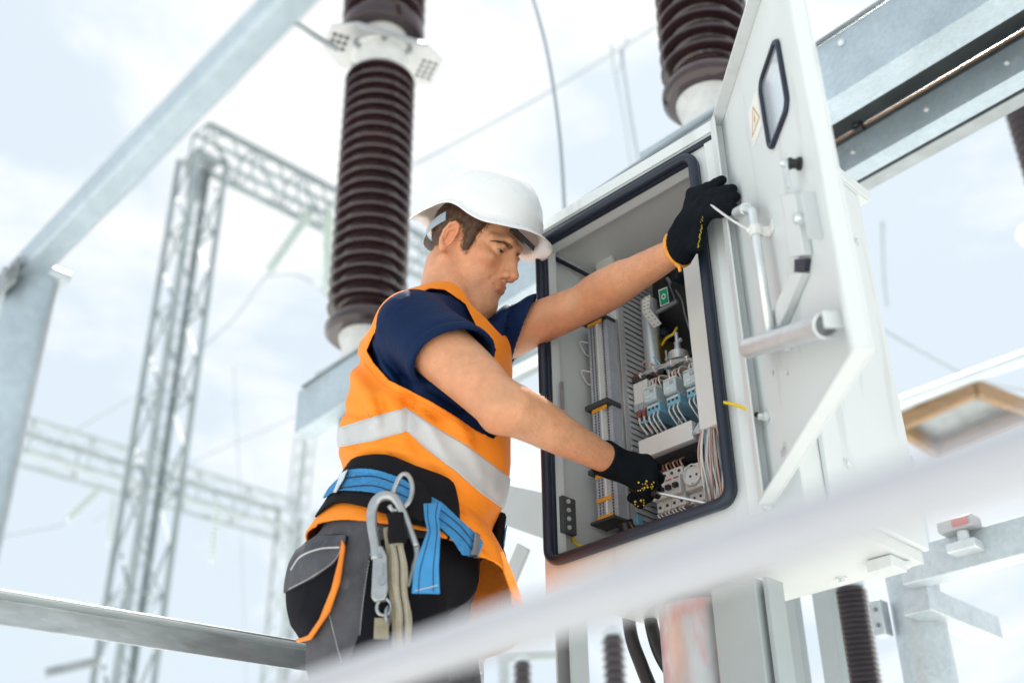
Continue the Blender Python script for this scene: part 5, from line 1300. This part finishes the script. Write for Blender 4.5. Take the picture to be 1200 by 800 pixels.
# ---- hard hat
def helmet():
    nt_, nph = 96, 26; V = []; Fc = []
    RT_ = np.radians([0, 20, 33, 56, 72, 85, 98, 108, 118, 135, 150, 165, 180.]); RZ_ = [.061, .057, .048, .040, .048, .060, .066, .060, .048, .033, .027, .038, .052]
    tt = np.linspace(0, pi, 181); zz = np.interp(tt, RT_, RZ_); kk = np.exp(-(np.arange(-16, 17) / 6.5) ** 2); kk /= kk.sum()
    zz = np.convolve(np.concatenate([zz[16:0:-1], zz, zz[-2:-18:-1]]), kk, 'valid')
    def rimz(t): return float(np.interp(t if t < pi else 2 * pi - t, tt, zz))
    def rim_r(t):                               # brim outline
        c, s = cos(t), sin(t); rx = .168 if c > 0 else .152; ex = 2.3
        r = (abs(c / rx) ** ex + abs(s / .118) ** ex) ** (-1 / ex); return r
    def base_r(t):
        c, s = cos(t), sin(t); rx = .128 if c > 0 else .138; ex = 2.25
        return (abs(c / rx) ** ex + abs(s / .108) ** ex) ** (-1 / ex)
    cx = -.004
    for j in range(nph + 7):
        for i in range(nt_):
            t = 2 * pi * i / nt_; rz = rimz(t); rb_ = base_r(t)
            if j <= nph:
                ph = j / nph * pi / 2; k = sin(ph) ** .92; h = cos(ph) ** .95
                r = rb_ * (k + .016 / (1 + math.exp(-(k - .962) * 260))); z = rz + .012 + (.192 - rz - .012) * h
                y_ = r * sin(t)
                # crown ridges
                z += .0035 * max(0, 1 - abs(y_) / .017) ** .5 * (k < .93) * (1 if abs(y_) < .017 else 0) * min(1, (1 - k) * 6)
            else:
                u = (j - nph) / 6; rr = rim_r(t); e = u ** .8
                r = rb_ + (rr - rb_) * e; z = rz + .012 * (1 - u) ** 1.6
                if j == nph + 6: z -= .0020; r -= .0002
            V.append(fromH((cx + r * cos(t), r * sin(t), z)))
    for j in range(nph + 6):
        for i in range(nt_):
            i2 = (i + 1) % nt_; Fc.append((j * nt_ + i, (j + 1) * nt_ + i, (j + 1) * nt_ + i2, j * nt_ + i2))
    Fc.append(tuple(range(nt_)))
    o = link_mesh('hard_hat', V, Fc, MATS['helmet_white'], worker, True)
    sm = o.modifiers.new('Solidify', 'SOLIDIFY'); sm.thickness = .0028; sm.offset = -1
    return o
hat = helmet()
m = MB(); t_ = np.linspace(pi * .60, pi * 1.40, 24)
pts = [(-.008 + .107 * cos(t), .083 * sin(t), .030 - .030 * (abs(cos(t))) ** 1.5 + .028 * (1 - abs(cos(t)))) for t in t_]
m.ribbon(pts, (0, 0, 1), .021, .0022); head_part('headband', m, 'strap_grey', hat, 'auto')
m = MB(); m.span((.098, -.050, .047), (.108, .050, .058)); head_part('sweatband', m, 'black_plastic', hat, 'auto')

def oline(P, pts):
    Q, sc = outl(P); d = np.full(len(P), 1e9); pts = np.array(pts, float)
    for i in range(len(pts) - 1):
        e = pts[i + 1] - pts[i]; w_ = Q - pts[i]; h = np.clip(w_ @ e / (e @ e), 0, 1); d = np.minimum(d, ((w_ - h[:, None] * e) ** 2).sum(1))
    return np.sqrt(d) * sc
def folds(P, lines, ymax=.03):
    s_ = 0
    for pts, amp, wd_ in lines: s_ = s_ + 1.75 * amp * np.exp(-(oline(P, pts) / wd_) ** 2)
    return s_ * (P[:, 1] < ymax)
VF = [([(420, 424), (444, 448), (476, 466), (512, 484)], -.0045, .014), ([(414, 440), (430, 462), (442, 492)], .0050, .014), ([(446, 470), (454, 500), (450, 526)], -.0040, .012),
      ([(479, 466), (481, 508), (496, 542), (522, 568), (542, 592)], -.0060, .012), ([(500, 496), (518, 536), (550, 574)], .0050, .015), ([(535, 492), (560, 530), (576, 575)], .0050, .014), ([(556, 516), (571, 556), (574, 590)], -.0045, .012),
      ([(404, 532), (440, 524), (480, 532), (520, 550)], .0050, .010), ([(402, 482), (424, 486), (446, 478)], -.0035, .010), ([(408, 500), (416, 524)], -.0035, .009),
      ([(535, 650), (545, 685), (548, 712)], .006, .012), ([(556, 655), (560, 690), (560, 720)], -.006, .010), ([(560, 645), (572, 660), (580, 700)], .005, .011)]
SF = [([(448, 378), (458, 418), (474, 452)], -.005, .007), ([(462, 366), (472, 402), (484, 436)], .003, .006), ([(436, 400), (446, 424), (462, 446)], .004, .006), ([(478, 360), (486, 392), (488, 420)], -.003, .005), ([(500, 352), (520, 366), (536, 392)], -.003, .006), ([(470, 440), (500, 452), (540, 480)], -.004, .007)]
# ---- T-shirt
RSl = lerp(RS, REb, .44); LSl = lerp(LS, LEb, .45); ra_ = nrm(nrm(REb - RS) + np.array([-.20, 0, -.30])); la_ = nrm([1, .12, -.40])
def shirt_d(P):
    d = torso_d(P, .002); d = smin(d, shoulders_d(P, .005), .035)
    d = smax(d, neck_d(P) * -1 - .004, .006); 
    fo = .0022 * ridge(P, nrm([.5, -.2, -.8]), 80, 3) + .0016 * ridge(P, nrm([.8, .3, .5]), 110, 11) - folds(P, SF)
    s = cap(P, RS + np.array([-.006, 0, .0]), lerp(RS, REb, .6), .0685, .0760); s = np.maximum(s, (P - RSl) @ ra_)
    hm = (P - RSl) @ ra_; f2 = .0014 * ridge(P, ra_, 90, 17, .9) + .0016 * wob(P, 60, 8, 12) - .0012 * (hm > -.018) + .0012 * np.exp(-((hm + .019) / .0025) ** 2); s = smax(s + f2, -np.maximum(cap(P, RS, lerp(RS, REb, .8), .0635, .0690), -((P - lerp(RS, REb, .22)) @ ra_)), .003)
    l = cap(P, LS, lerp(LS, LEb, .6), .0565, .0585); l = np.maximum(l, (P - LSl) @ la_) + .0035 * ridge(P, la_, 150, 23)
    l = smax(l, -np.maximum(cap(P, LS, lerp(LS, LEb, .8), .0515, .0525), -((P - lerp(LS, LEb, .25)) @ la_)), .003)
    d = d + fo; d = np.where(vcut(P) < -.005, np.maximum(d, vbase(P) + .0085), d); d = smin(d, s, .022); d = smin(d, l, .022)
    return np.maximum(d, 1.0 - P[:, 2])
for (c, ax, r0) in ((RSl, ra_, .0768), (LSl, la_, .0640)):      # sleeve hems
    pass

# ---- hi-vis vest
ARM = [(504, 338), (490, 345), (470, 357), (449, 374), (437, 394), (430, 411), (438, 425), (456, 445), (480, 457), (505, 470), (532, 486), (558, 504), (578, 514), (590, 500), (590, 475), (583, 447), (568, 415), (557, 380), (545, 356), (522, 340)]
def vbase(P):
    d = torso_d(P, .018, 1.0); d = smin(d, shoulders_d(P, .016), .04)
    sb = P[:, 2] - 1.072 + .27 * (P[:, 0] - .02)
    am = np.exp(-((sb - .09) / .07) ** 2); lo = np.clip(-(sb + .03) / .05, 0, 1)
    d = d - .0035 * am * ridge(P, nrm([.45, .1, .9]), 55, 2, .6) - .0030 * ridge(P, nrm([.7, -.2, -.6]), 48, 9, .7) - .003 * wob(P, 26, 8, 1) - folds(P, VF) * (1 - .9 * np.exp(-((sb + .005) / .050) ** 2))
    d = d - .010 * lo * ridge(P, nrm([.8, .6, .1]), 55, 6, .6)
    pin = np.exp(-(sb / .040) ** 2); return d + .012 * pin
def vcut(P):
    x, y, z = P[:, 0], P[:, 1], P[:, 2]
    c = -opoly(P, ARM, None, -.045)
    c = np.maximum(c, -cap(P, LS + np.array([0, -.01, 0]), LS + la_ * .4 + np.array([0, .03, -.03]), .076, .092))
    c = np.maximum(c, -(cap(P, NB + np.array([.0, 0, -.03]), neck_top + (neck_top - NB) * .5, .071, .074)))
    # V neck in front
    c = np.maximum(c, -cap(P, NB + np.array([.01, 0, .03]), SN + np.array([.035, 0, .055]), .073, .066))
    sb = z - 1.072 + .27 * (x - .02); hem = np.interp(x, [-.14, .03, .075, .12, .3], [-.128, -.118, -.115, -.195, -.225])
    hem = np.where(y < -.14, np.maximum(hem, -.122), hem); c = np.maximum(c, (hem - sb) * .9)
    return c
def vest_d(P):
    b = vbase(P); return smax(np.maximum(b, -(b + .0055)), vcut(P), .002)
V, Fc = sdf_mesh(shirt_d, (-.16, -.30, .98), (.34, .25, 1.60), .0036)
np_mesh('t_shirt', V, Fc, 'shirt_navy', worker)
V, Fc = sdf_mesh(vest_d, (-.20, -.32, .85), (.30, .30, 1.62), .0032)
vest = np_mesh('safety_vest', V, Fc, 'vest_orange', worker)
T1_ = [(380, 505), (398, 500), (440, 487), (475, 477.5), (478, 505), (440, 516), (398, 524), (380, 529)]
T2_ = [(474.5, 476), (506, 497), (548, 522), (600, 561), (600, 604), (562, 577), (536, 554), (500, 527), (477.5, 506)]
def tape_d(P):
    b = vbase(P); r = np.minimum(opoly(P, T1_, None, .02), opoly(P, T2_, None, .06))
    sb = P[:, 2] - 1.072 + .27 * (P[:, 0] - .02); far = np.maximum(np.abs(sb - .095) - .025, .02 - P[:, 1] + (P[:, 0] > .1) * .04)
    r = np.minimum(r, far); r = np.maximum(r, vcut(P) + .002)
    return np.maximum(np.maximum(b - .0024, -(b + .0030)), r)
V, Fc = sdf_mesh(tape_d, (-.20, -.32, .98), (.30, .30, 1.35), .0026)
np_mesh('reflective_tape', V, Fc, 'tape_silver', vest)
# zip and front flap edge
zp = [np.array([.0, 0, 0])]

# ---- trousers
def trou_base(P):
    d = ell(P, (-.012, 0, .965), (.150, .178, .125))
    d = smin(d, ell(P, (-.060, -.080, .905), (.112, .100, .115)), .05); d = smin(d, ell(P, (-.045, .080, .915), (.112, .100, .115)), .05)
    d = smin(d, chain(P, [HIPR + np.array([-.012, -.015, -.03]), KNR, ANR + np.array([0, 0, -.02])], [.118, .104, .086], .04), .04)
    d = smin(d, chain(P, [HIPL + np.array([-.0, .015, -.03]), KNL, ANL + np.array([0, 0, -.02])], [.112, .088, .078], .04), .035)
    d = d - .0060 * ridge(P, nrm([.5, .1, .8]), 50, 13, .9) - .0045 * ridge(P, nrm([.8, .1, -.5]), 66, 21, .7) - .002 * wob(P, 60, 8, 7)
    return d
def trou_d(P): return smax(trou_base(P), P[:, 2] - 1.062 + .27 * (P[:, 0] - .02), .006)
V, Fc = sdf_mesh(trou_d, (-.24, -.30, .02), (.26, .30, 1.10), .0042)
trous = np_mesh('trousers', V, Fc, 'trouser_grey', worker)
def patch(name, outline, t0, t1, m, parent, base, ymax=-.02, h=.0024, box=((-.25, -.32, .70), (.26, .0, 1.10)), rnd=.003):
    def f(P):
        b = base(P); return smax(np.maximum(b - t1, -(b - t0)), opoly(P, outline, None, ymax), rnd)
    V, Fc = sdf_mesh(f, box[0], box[1], h); return np_mesh(name, V, Fc, m, parent)
PK = smooth_poly([(330, 668), (346, 646), (368, 629), (405, 626), (405, 641), (398, 682), (386, 717), (364, 748), (340, 754), (322, 752), (322, 690)])
def pock_base(P):
    Q, sc = outl(P); dd = poly2(Q, PK) * sc; return trou_base(P) - .019 * np.clip(-dd / .05, 0, 1) ** .7
pk1 = patch('thigh_pocket', PK, -.004, .006, 'trouser_black', trous, pock_base)
FLP = [(328, 676), (346, 644), (370, 627), (406, 626), (404, 640), (392, 660), (368, 677), (338, 692), (326, 700)]
patch('pocket_flap', FLP, .002, .0105, 'trouser_grey', trous, pock_base)
OR = [(400.5, 631), (405, 640), (399, 682), (387, 717), (365, 749), (340, 755), (340, 751), (361, 744), (374, 725), (388, 690), (396, 658)]
patch('pocket_piping', OR, .002, .0135, 'piping_orange', trous, pock_base)
TB = smooth_poly([(428, 690), (436, 640), (470, 630), (552, 640), (560, 700), (548, 770), (520, 800), (410, 800), (421, 740)])
patch('thigh_patch', TB, -.003, .0022, 'trouser_black', trous, trou_base)
def seam(name, px, base, off, m, parent, r=.0009, yguess=-.14, dash=True):
    """a stitched line laid on the cloth"""
    mb = MB(); pts = []
    for a in bez([np.array([x, y, 0.]) for x, y in px], 10):
        o = toL(CAM); p = L(a[0], a[1], -.40); d = nrm(p - o); t = ln(p - o)
        for _ in range(40):
            s = base((o + d * t)[None])[0] - off; t += s * .8
            if abs(s) < .0003: break
        pts.append(o + d * t)
    if dash:
        for i in range(len(pts) - 1):
            a, b = pts[i], pts[i + 1]; l = ln(b - a); n = max(1, int(l / .0035))
            for k in range(n): mb.bar(lerp(a, b, (k + .1) / n), lerp(a, b, (k + .75) / n), r * 1.6, r)
    else: mb.tube(pts, r, 6)
    return mb.build(name, MATS[m], parent)
seam('stitching', [(338, 690), (366, 675), (390, 658), (401, 641)], pock_base, .0108, 'thread', trous)
seam('stitching', [(341, 667), (352, 652), (374, 643), (398, 641)], pock_base, .0110, 'thread', trous, .0016, dash=False)
seam('stitching', [(440, 618), (432, 660), (426, 700), (420, 760)], trou_base, .0012, 'thread', trous)
seam('stitching', [(443.5, 618), (435.5, 660), (429.5, 700), (423.5, 760)], trou_base, .0012, 'thread', trous)
seam('stitching', [(386, 720), (392, 745), (400, 775)], trou_base, .0012, 'thread', trous)

def vouter(P): return vbase(P)
for ln_ in ([(427, 426), (448, 450), (476, 464), (505, 477), (532, 493), (556, 510)], [(556, 366), (570, 398), (581, 425)]):
    seam('hem_stitching', ln_, vouter, .0006, 'piping_orange', vest, .0007)
for ln_ in ([(400, 502.5), (440, 489.5), (474, 480)], [(400, 521.5), (440, 513.5), (477, 503)], [(477, 479.5), (506, 499.5), (547, 524), (590, 555)], [(480, 505.5), (501, 524), (537, 551), (562, 573), (586, 591)]):
    seam('tape_stitching', ln_, vouter, .0028, 'thread', vest, .0006)
# ---- boots
for A_, K_ in ((ANR, KNR), (ANL, KNL)):
    def boot(P, A_=A_):
        d = smin(cap(P, A_ + np.array([0, 0, .10]), A_ + np.array([-.01, 0, -.02]), .055, .052), ell(P, A_ + np.array([.09, 0, -.045]), (.125, .048, .042)), .05)
        d = smin(d, ell(P, A_ + np.array([-.02, 0, -.05]), (.06, .042, .04)), .03); return np.maximum(d, .002 - P[:, 2])
    V, Fc = sdf_mesh(boot, A_ + np.array([-.12, -.1, -.1]), A_ + np.array([.25, .1, .22]), .006); np_mesh('boot', V, Fc, 'boot_black', worker)

# ---- gloves
def glove(H, wr, el, label_ax):
    ax = nrm(H['w'] - wr) if ln(H['w'] - wr) > .01 else nrm(wr - el)
    fa = nrm(wr - el); c0 = wr - fa * .006; c1 = H['w'] + nrm(sum(H['m']) / 4 - H['w']) * .02
    a, b, _ = basis(nrm(c1 - c0))
    def f(P):
        d = hand_d(P, H, .0008)
        q = P - c0; u = q @ a; v = q @ b; an = np.arctan2(u, v); t = (q @ nrm(c1 - c0)) / ln(c1 - c0)
        cf = cap(P, c0, c1, .0310, .0295) - .0009 * np.cos(an * 34)
        cf = np.maximum(cf, -(q @ fa)); cf = smax(cf, -np.maximum(cap(P, c0 - fa * .05, c1, .0275, .026), (q @ fa) - .010), .002)
        d = smax(d, -((P - lerp(c0, c1, .35)) @ fa), .004)
        ad = arms_d(P) - .0032 - .0007 * np.cos(an * 34); ad = np.maximum(ad, -(q @ fa) + .002); d = smin(d, ad, .008)
        return smin(d, cf, .008) - .0006 * wob(P, 240, 8, 3)
    lo = np.min([c0] + [np.array(p) for p in H['m']] + [np.array(p) for fng in H['f'] for p in fng] + [np.array(p) for p in H['t']], 0) - .045
    hi = np.max([c0] + [np.array(p) for p in H['m']] + [np.array(p) for fng in H['f'] for p in fng] + [np.array(p) for p in H['t']], 0) + .045
    V, Fc = sdf_mesh(f, lo, hi, .0016); g = np_mesh('glove', V, Fc, 'glove_black', worker)
    return g, c0, fa, a, b, f
gL, cL, faL, aL, bL, fL_ = glove(HL, LWr, LEb, 0)
gR, cR, faR, aR, bR, fR_ = glove(HR, RWr, REb, 0)
u_, v_, _ = basis(faL)
m = MB(); m.tube([cL + (u_ * cos(t) + v_ * sin(t)) * (.0318 + .0008 * random.random()) for t in np.linspace(0, 2 * pi, 40, endpoint=False)], .0036, 8, closed=True)
lowp = cL + nrm(np.array([0, -.3, -1]) - faL * (np.array([0, -.3, -1]) @ faL)) * .033
m.tube(bez([lowp, lowp + np.array([.004, -.004, -.008]), lowp + np.array([.006, -.002, -.018])], 5), [.0045, .0036, .004, .003, .0042, .003, .0042, .003, .0036, .003, .003], 7)
m.build('cuff_hem', MATS['hem_orange'], gL, True)
u_, v_, _ = basis(faR); m = MB(); m.tube([cR + (u_ * cos(t) + v_ * sin(t)) * .0305 for t in np.linspace(0, 2 * pi, 36, endpoint=False)], .0028, 8, closed=True); m.build('cuff_hem', MATS['glove_black'], gR, True)
def dots(g, f, px, r, name='grip_print', th=.0012):
    m = MB(); o = toL(CAM)
    for x, y, s in px:
        p = L(x, y, -.6); d = nrm(p - o); t = ln(p - o); ok = False
        for _ in range(90):
            sd_ = f((o + d * t)[None])[0]; t += sd_ * .8
            if sd_ < .0002: ok = True; break
        if ok:
            e = .001; p = o + d * t; n = nrm([f((p + np.eye(3)[k] * e)[None])[0] - f((p - np.eye(3)[k] * e)[None])[0] for k in range(3)])
            m.lathe([(r * s, -.0006), (r * s, th * .6), (r * s * .6, th)], p, n, 8)
    return m.build(name, MATS['print_yellow'], g, True) if m.v else None
pr = [(748 + i * 3.2 + (j % 2) * 1.6 + random.uniform(-.8, .8), 563.5 + j * 2.4 + (i - 3) * -.5, random.uniform(.4, .9)) for i in range(6) for j in range(5) if random.random() < .55]
dots(gR, fR_, pr, .0021)
pr = [(741 + i * 3.4, 588 + j * 3.0 - i * .6, random.uniform(.6, 1.0)) for i in range(5) for j in range(3) if random.random() < .6]
dots(gR, fR_, pr, .0022)
pr = [(822.5 - .25 * k + random.uniform(-.8, .8), 264 + k * 1.5, random.uniform(.4, .8)) for k in range(18)] + [(822 + random.uniform(-3, 2), 254 + k * 1.6, .5) for k in range(5)]
dots(gL, fL_, pr, .0015)

# ---- harness belt
def hb(P): return np.maximum(vbase(P), -9) 
def belt_base(P):
    return torso_d(P, .016, 1.0) + .0
PADo = smooth_poly([(370, 600), (396, 560), (405, 546), (417, 535), (452, 532), (487, 545), (526, 560), (536, 578), (539, 611), (527, 634), (515, 622), (484, 614), (435, 596), (400, 589), (383, 596), (370, 606)])
harness = None
def belt_piece(name, outline, t0, t1, m, parent, rnd, farz=None, h=.0026):
    def f(P):
        b = belt_base(P); r = opoly(P, outline, None, .02)
        if farz is not None:
            sb = P[:, 2] - 1.072 + .27 * (P[:, 0] - .02); r = np.minimum(r, np.maximum(np.abs(sb - .0) - farz, .02 - P[:, 1]))
        return smax(np.maximum(b - t1, -(b - t0)), r, rnd)
    V, Fc = sdf_mesh(f, (-.20, -.30, .90), (.30, .30, 1.22), h); return np_mesh(name, V, Fc, m, parent)
pad = belt_piece('waist_pad', PADo, -.004, .013, 'pad_black', worker, .010, .045)
BLo = smooth_poly([(380, 577), (396, 560), (409, 550), (435, 549), (466, 558), (484, 568), (505, 581), (519, 589), (536, 605), (562, 629), (566, 640), (552, 662), (540, 648), (526, 628), (500, 606), (477, 592), (463, 586), (435, 577), (396, 575), (380, 584)])
wb = belt_piece('harness_belt', BLo, .0134, .0164, 'web_blue', worker, .001, .022)
def beltsurf(P): return belt_base(P) - .0165
for off in (-5.5, 5.5):
    c = [(398, 566), (435, 563), (465, 572), (483, 580), (503, 594), (522, 607), (540, 622), (556, 642)]
    seam('belt_stitch', [(x, y + off) for x, y in c], beltsurf, .0004, 'thread_navy', wb, .0010, dash=False)
BK = [(484, 562), (500, 566), (507, 583), (503, 606), (494, 612), (478, 606), (480, 586)]
belt_piece('keeper', BK, .0166, .0205, 'pad_black', wb, .002)
BU = [(556, 622), (563, 626), (561, 650), (553, 664), (546, 660), (554, 642)]
belt_piece('buckle', BU, .0166, .024, 'steel_dark', wb, .002)
BU2 = [(398, 555), (408, 549), (404, 560), (394, 577), (390, 577), (395, 565)]
belt_piece('side_buckle', BU2, .0166, .023, 'zinc', wb, .002)
# everything hanging from the belt, placed against its surface
def on_belt(px, py, off, base=belt_base):
    o = toL(CAM); p = L(px, py, -.6); d = nrm(p - o); t = ln(p - o)
    for _ in range(80):
        s = base((o + d * t)[None])[0] - off; t += s * .8
        if abs(s) < .0003: break
    return o + d * t
def outer(P): return np.minimum(np.minimum(belt_base(P) - .016, vbase(P)), trou_base(P))
def plane_y(px, py, y): return L(px, py, y)
YB = on_belt(465, 590, .026)[1]
m = MB(); ring = [(459, 583), (464, 568), (470, 557), (477, 556), (482, 564), (483, 576), (479, 588), (470, 596), (461, 598), (456, 592)]
m.tube(bez([plane_y(x, y, YB - .002 * i) for i, (x, y) in enumerate(ring)], 5), .0042, 10); m.build('d_ring', MATS['hook_steel'], wb, True)
# blue tail strap
st = [(507, 590), (506, 606), (508, 622), (504, 645), (500, 668), (499, 695)]
wd = [.030, .023, .020, .030, .038, .043]
ys = [on_belt(x, y, .006, outer)[1] - .004 for x, y in st]; ys = list(np.minimum.accumulate([ys[0]] + [min(ys[0], y) for y in ys[1:]]))
P_ = [plane_y(x, y, yy) for (x, y), yy in zip(st, ys)]
Pb = bez(P_, 6); wds = list(np.interp(np.linspace(0, 1, len(Pb)), np.linspace(0, 1, 6), wd)); tail = MB().ribbon(Pb, np.array([1., .1, .25]), wds, .0024).build('tail_strap', MATS['web_blue'], wb)
for s in (-.28, .28):
    q = [p + nrm(np.array([1., .1, .25])) * w * s + np.array([0, -.0015, 0]) for p, w in zip(Pb, wds)]; MB().tube(q, .0007, 5).build('strap_stitch', MATS['thread_navy'], tail, True)
q = Pb[-2]; MB().bar(q - np.array([.018, .0022, .003]), q + np.array([.018, -.0022, .006]), .0012).build('strap_hem', MATS['thread'], tail)

# ---- snap hook, lanyard, screwdriver: things of their own
def W3(q): return fromL(q)
YH = YB - .018
hk = empty('snap_hook', W3(plane_y(455, 690, YH)), 0); tag(hk, 'large steel scaffold snap hook hanging from the blue belt ring', 'hook')
def to_w(mb, par):
    off = np.array(par.location); mb.v = [tuple(fromL(np.array(v)) - off) for v in mb.v]; return mb
def hp(x, y, dy=0): return plane_y(x, y, YH + dy)
sp = [(441, 655), (440, 640), (436, 615), (436, 598), (441, 586), (450, 581), (460, 582), (467, 590), (473, 602), (481, 622), (488, 640)]
m = MB(); Pt = bez([hp(x, y) for x, y in sp], 5); n = len(Pt); m.tube(Pt, [.0085 - .0035 * max(0, (i / n - .55)) / .45 for i in range(n)], 12, flat=.8); to_w(m, hk).build('hook_bow', MATS['hook_steel'], hk, True)
m = MB(); bd_ = [hp(x, y) for x, y in ((438, 640), (449, 640), (455, 652), (456, 690), (452, 704), (440, 706), (435, 700))]
m.extrude([p + np.array([0, -.006, 0]) for p in bd_], (0, .012, 0)); to_w(m, hk).build('hook_body', MATS['hook_steel'], hk, bevel=.003)
m = MB(); m.tube(bez([hp(488, 640), hp(489, 652), hp(484, 668), hp(477, 686)], 5), [.0055] * 10 + [.004] * 6, 10, flat=.6); to_w(m, hk).build('gate', MATS['steel_dark'], hk, True)
m = MB(); m.lathe([(.006, -.009), (.006, .009)], hp(448, 682), (0, 1, 0), 14); m.lathe([(.004, -.009), (.004, .009)], hp(446, 652), (0, 1, 0), 12); m.box(hp(450, 668), (.004, .014, .02)); to_w(m, hk).build('rivet', MATS['steel_dark'], hk, each=.001)
m = MB(); m.tube([hp(450, 711) + np.array([.011 * cos(t), .0, .013 * sin(t)]) for t in np.linspace(0, 2 * pi, 20, endpoint=False)], .0028, 8, closed=True); to_w(m, hk).build('eye_ring', MATS['hook_steel'], hk, True)
m = MB(); m.tube([hp(455, 721) + np.array([.003 * cos(t), .008 * cos(t), .013 * sin(t)]) for t in np.linspace(0, 2 * pi, 20, endpoint=False)], .0025, 8, closed=True)
to_w(m, hk).build('chain_link', MATS['steel_dark'], hk, True)
m = MB(); m.span(hp(448, 735) - np.array([.012, .004, .016]), hp(448, 735) + np.array([.010, .004, .014])); to_w(m, hk).build('tag', MATS['canvas_beige'], hk)

ly = empty('lanyard', W3(plane_y(466, 700, YH))); tag(ly, 'beige webbing lanyard with black sleeve hanging beside the snap hook', 'strap')
def ribw(pts, w, t, m_, name, dy):
    q = bez([hp(x, y, dy) for x, y in pts], 6); mb = MB().strap(q, np.array([1., .15, .1]), [w * (1 + .10 * sin(i * .55 + dy * 300)) for i in range(len(q))], t * 1.5); return to_w(mb, ly).build(name, MATS[m_], ly, True)
ribw([(463, 602), (465, 620), (466, 637)], .028, .011, 'pad_black', 'sleeve', -.010)
ribw([(464, 634), (468, 660), (469, 690), (473, 720), (473, 750), (476, 790)], .023, .006, 'canvas_beige', 'webbing', -.010)
for s_ in (-.0055, .0055, 0):
    q = [hp(x, y, -.0148 + (.0004 if s_ == 0 else 0)) + nrm(np.array([1., .15, .1])) * s_ for x, y in ((464.5, 639), (468, 660), (469, 690), (473, 720), (473, 750), (475, 780))]; mb = MB().tube(bez(q, 5), .0006 if s_ else .0011, 5); to_w(mb, ly).build('webbing_stitch', MATS['thread' if s_ else 'pad_black'], ly, True)
ribw([(458, 618), (459, 640), (463, 680), (467, 730), (468, 790)], .022, .005, 'canvas_beige', 'webbing', .004)

sdv = empty('screwdriver', W3(L(755, 573, -.012))); tag(sdv, 'slim steel screwdriver held in the lower glove, pointing into the breakers', 'tool')
a = L(738, 570, -.018); b = L(770, 577.5, -.006); c = toL(at(839, 592, 'y', 1.60))
b = lerp(a, c, .30)
m = MB(); d = nrm(c - a); m.lathe([(.0, 0), (.009, .002), (.011, .012), (.0105, .05), (.012, .06), (.008, ln(b - a) - .002), (.005, ln(b - a))], a, d, 12); to_w(m, sdv).build('handle', MATS['handle_dark'], sdv)
m = MB(); m.cyl(b, c - d * .008, .0028, 12); m.bar(c - d * .010, c, .005, .0012); to_w(m, sdv).build('shaft', MATS['zinc'], sdv)
bpy.context.view_layer.update()
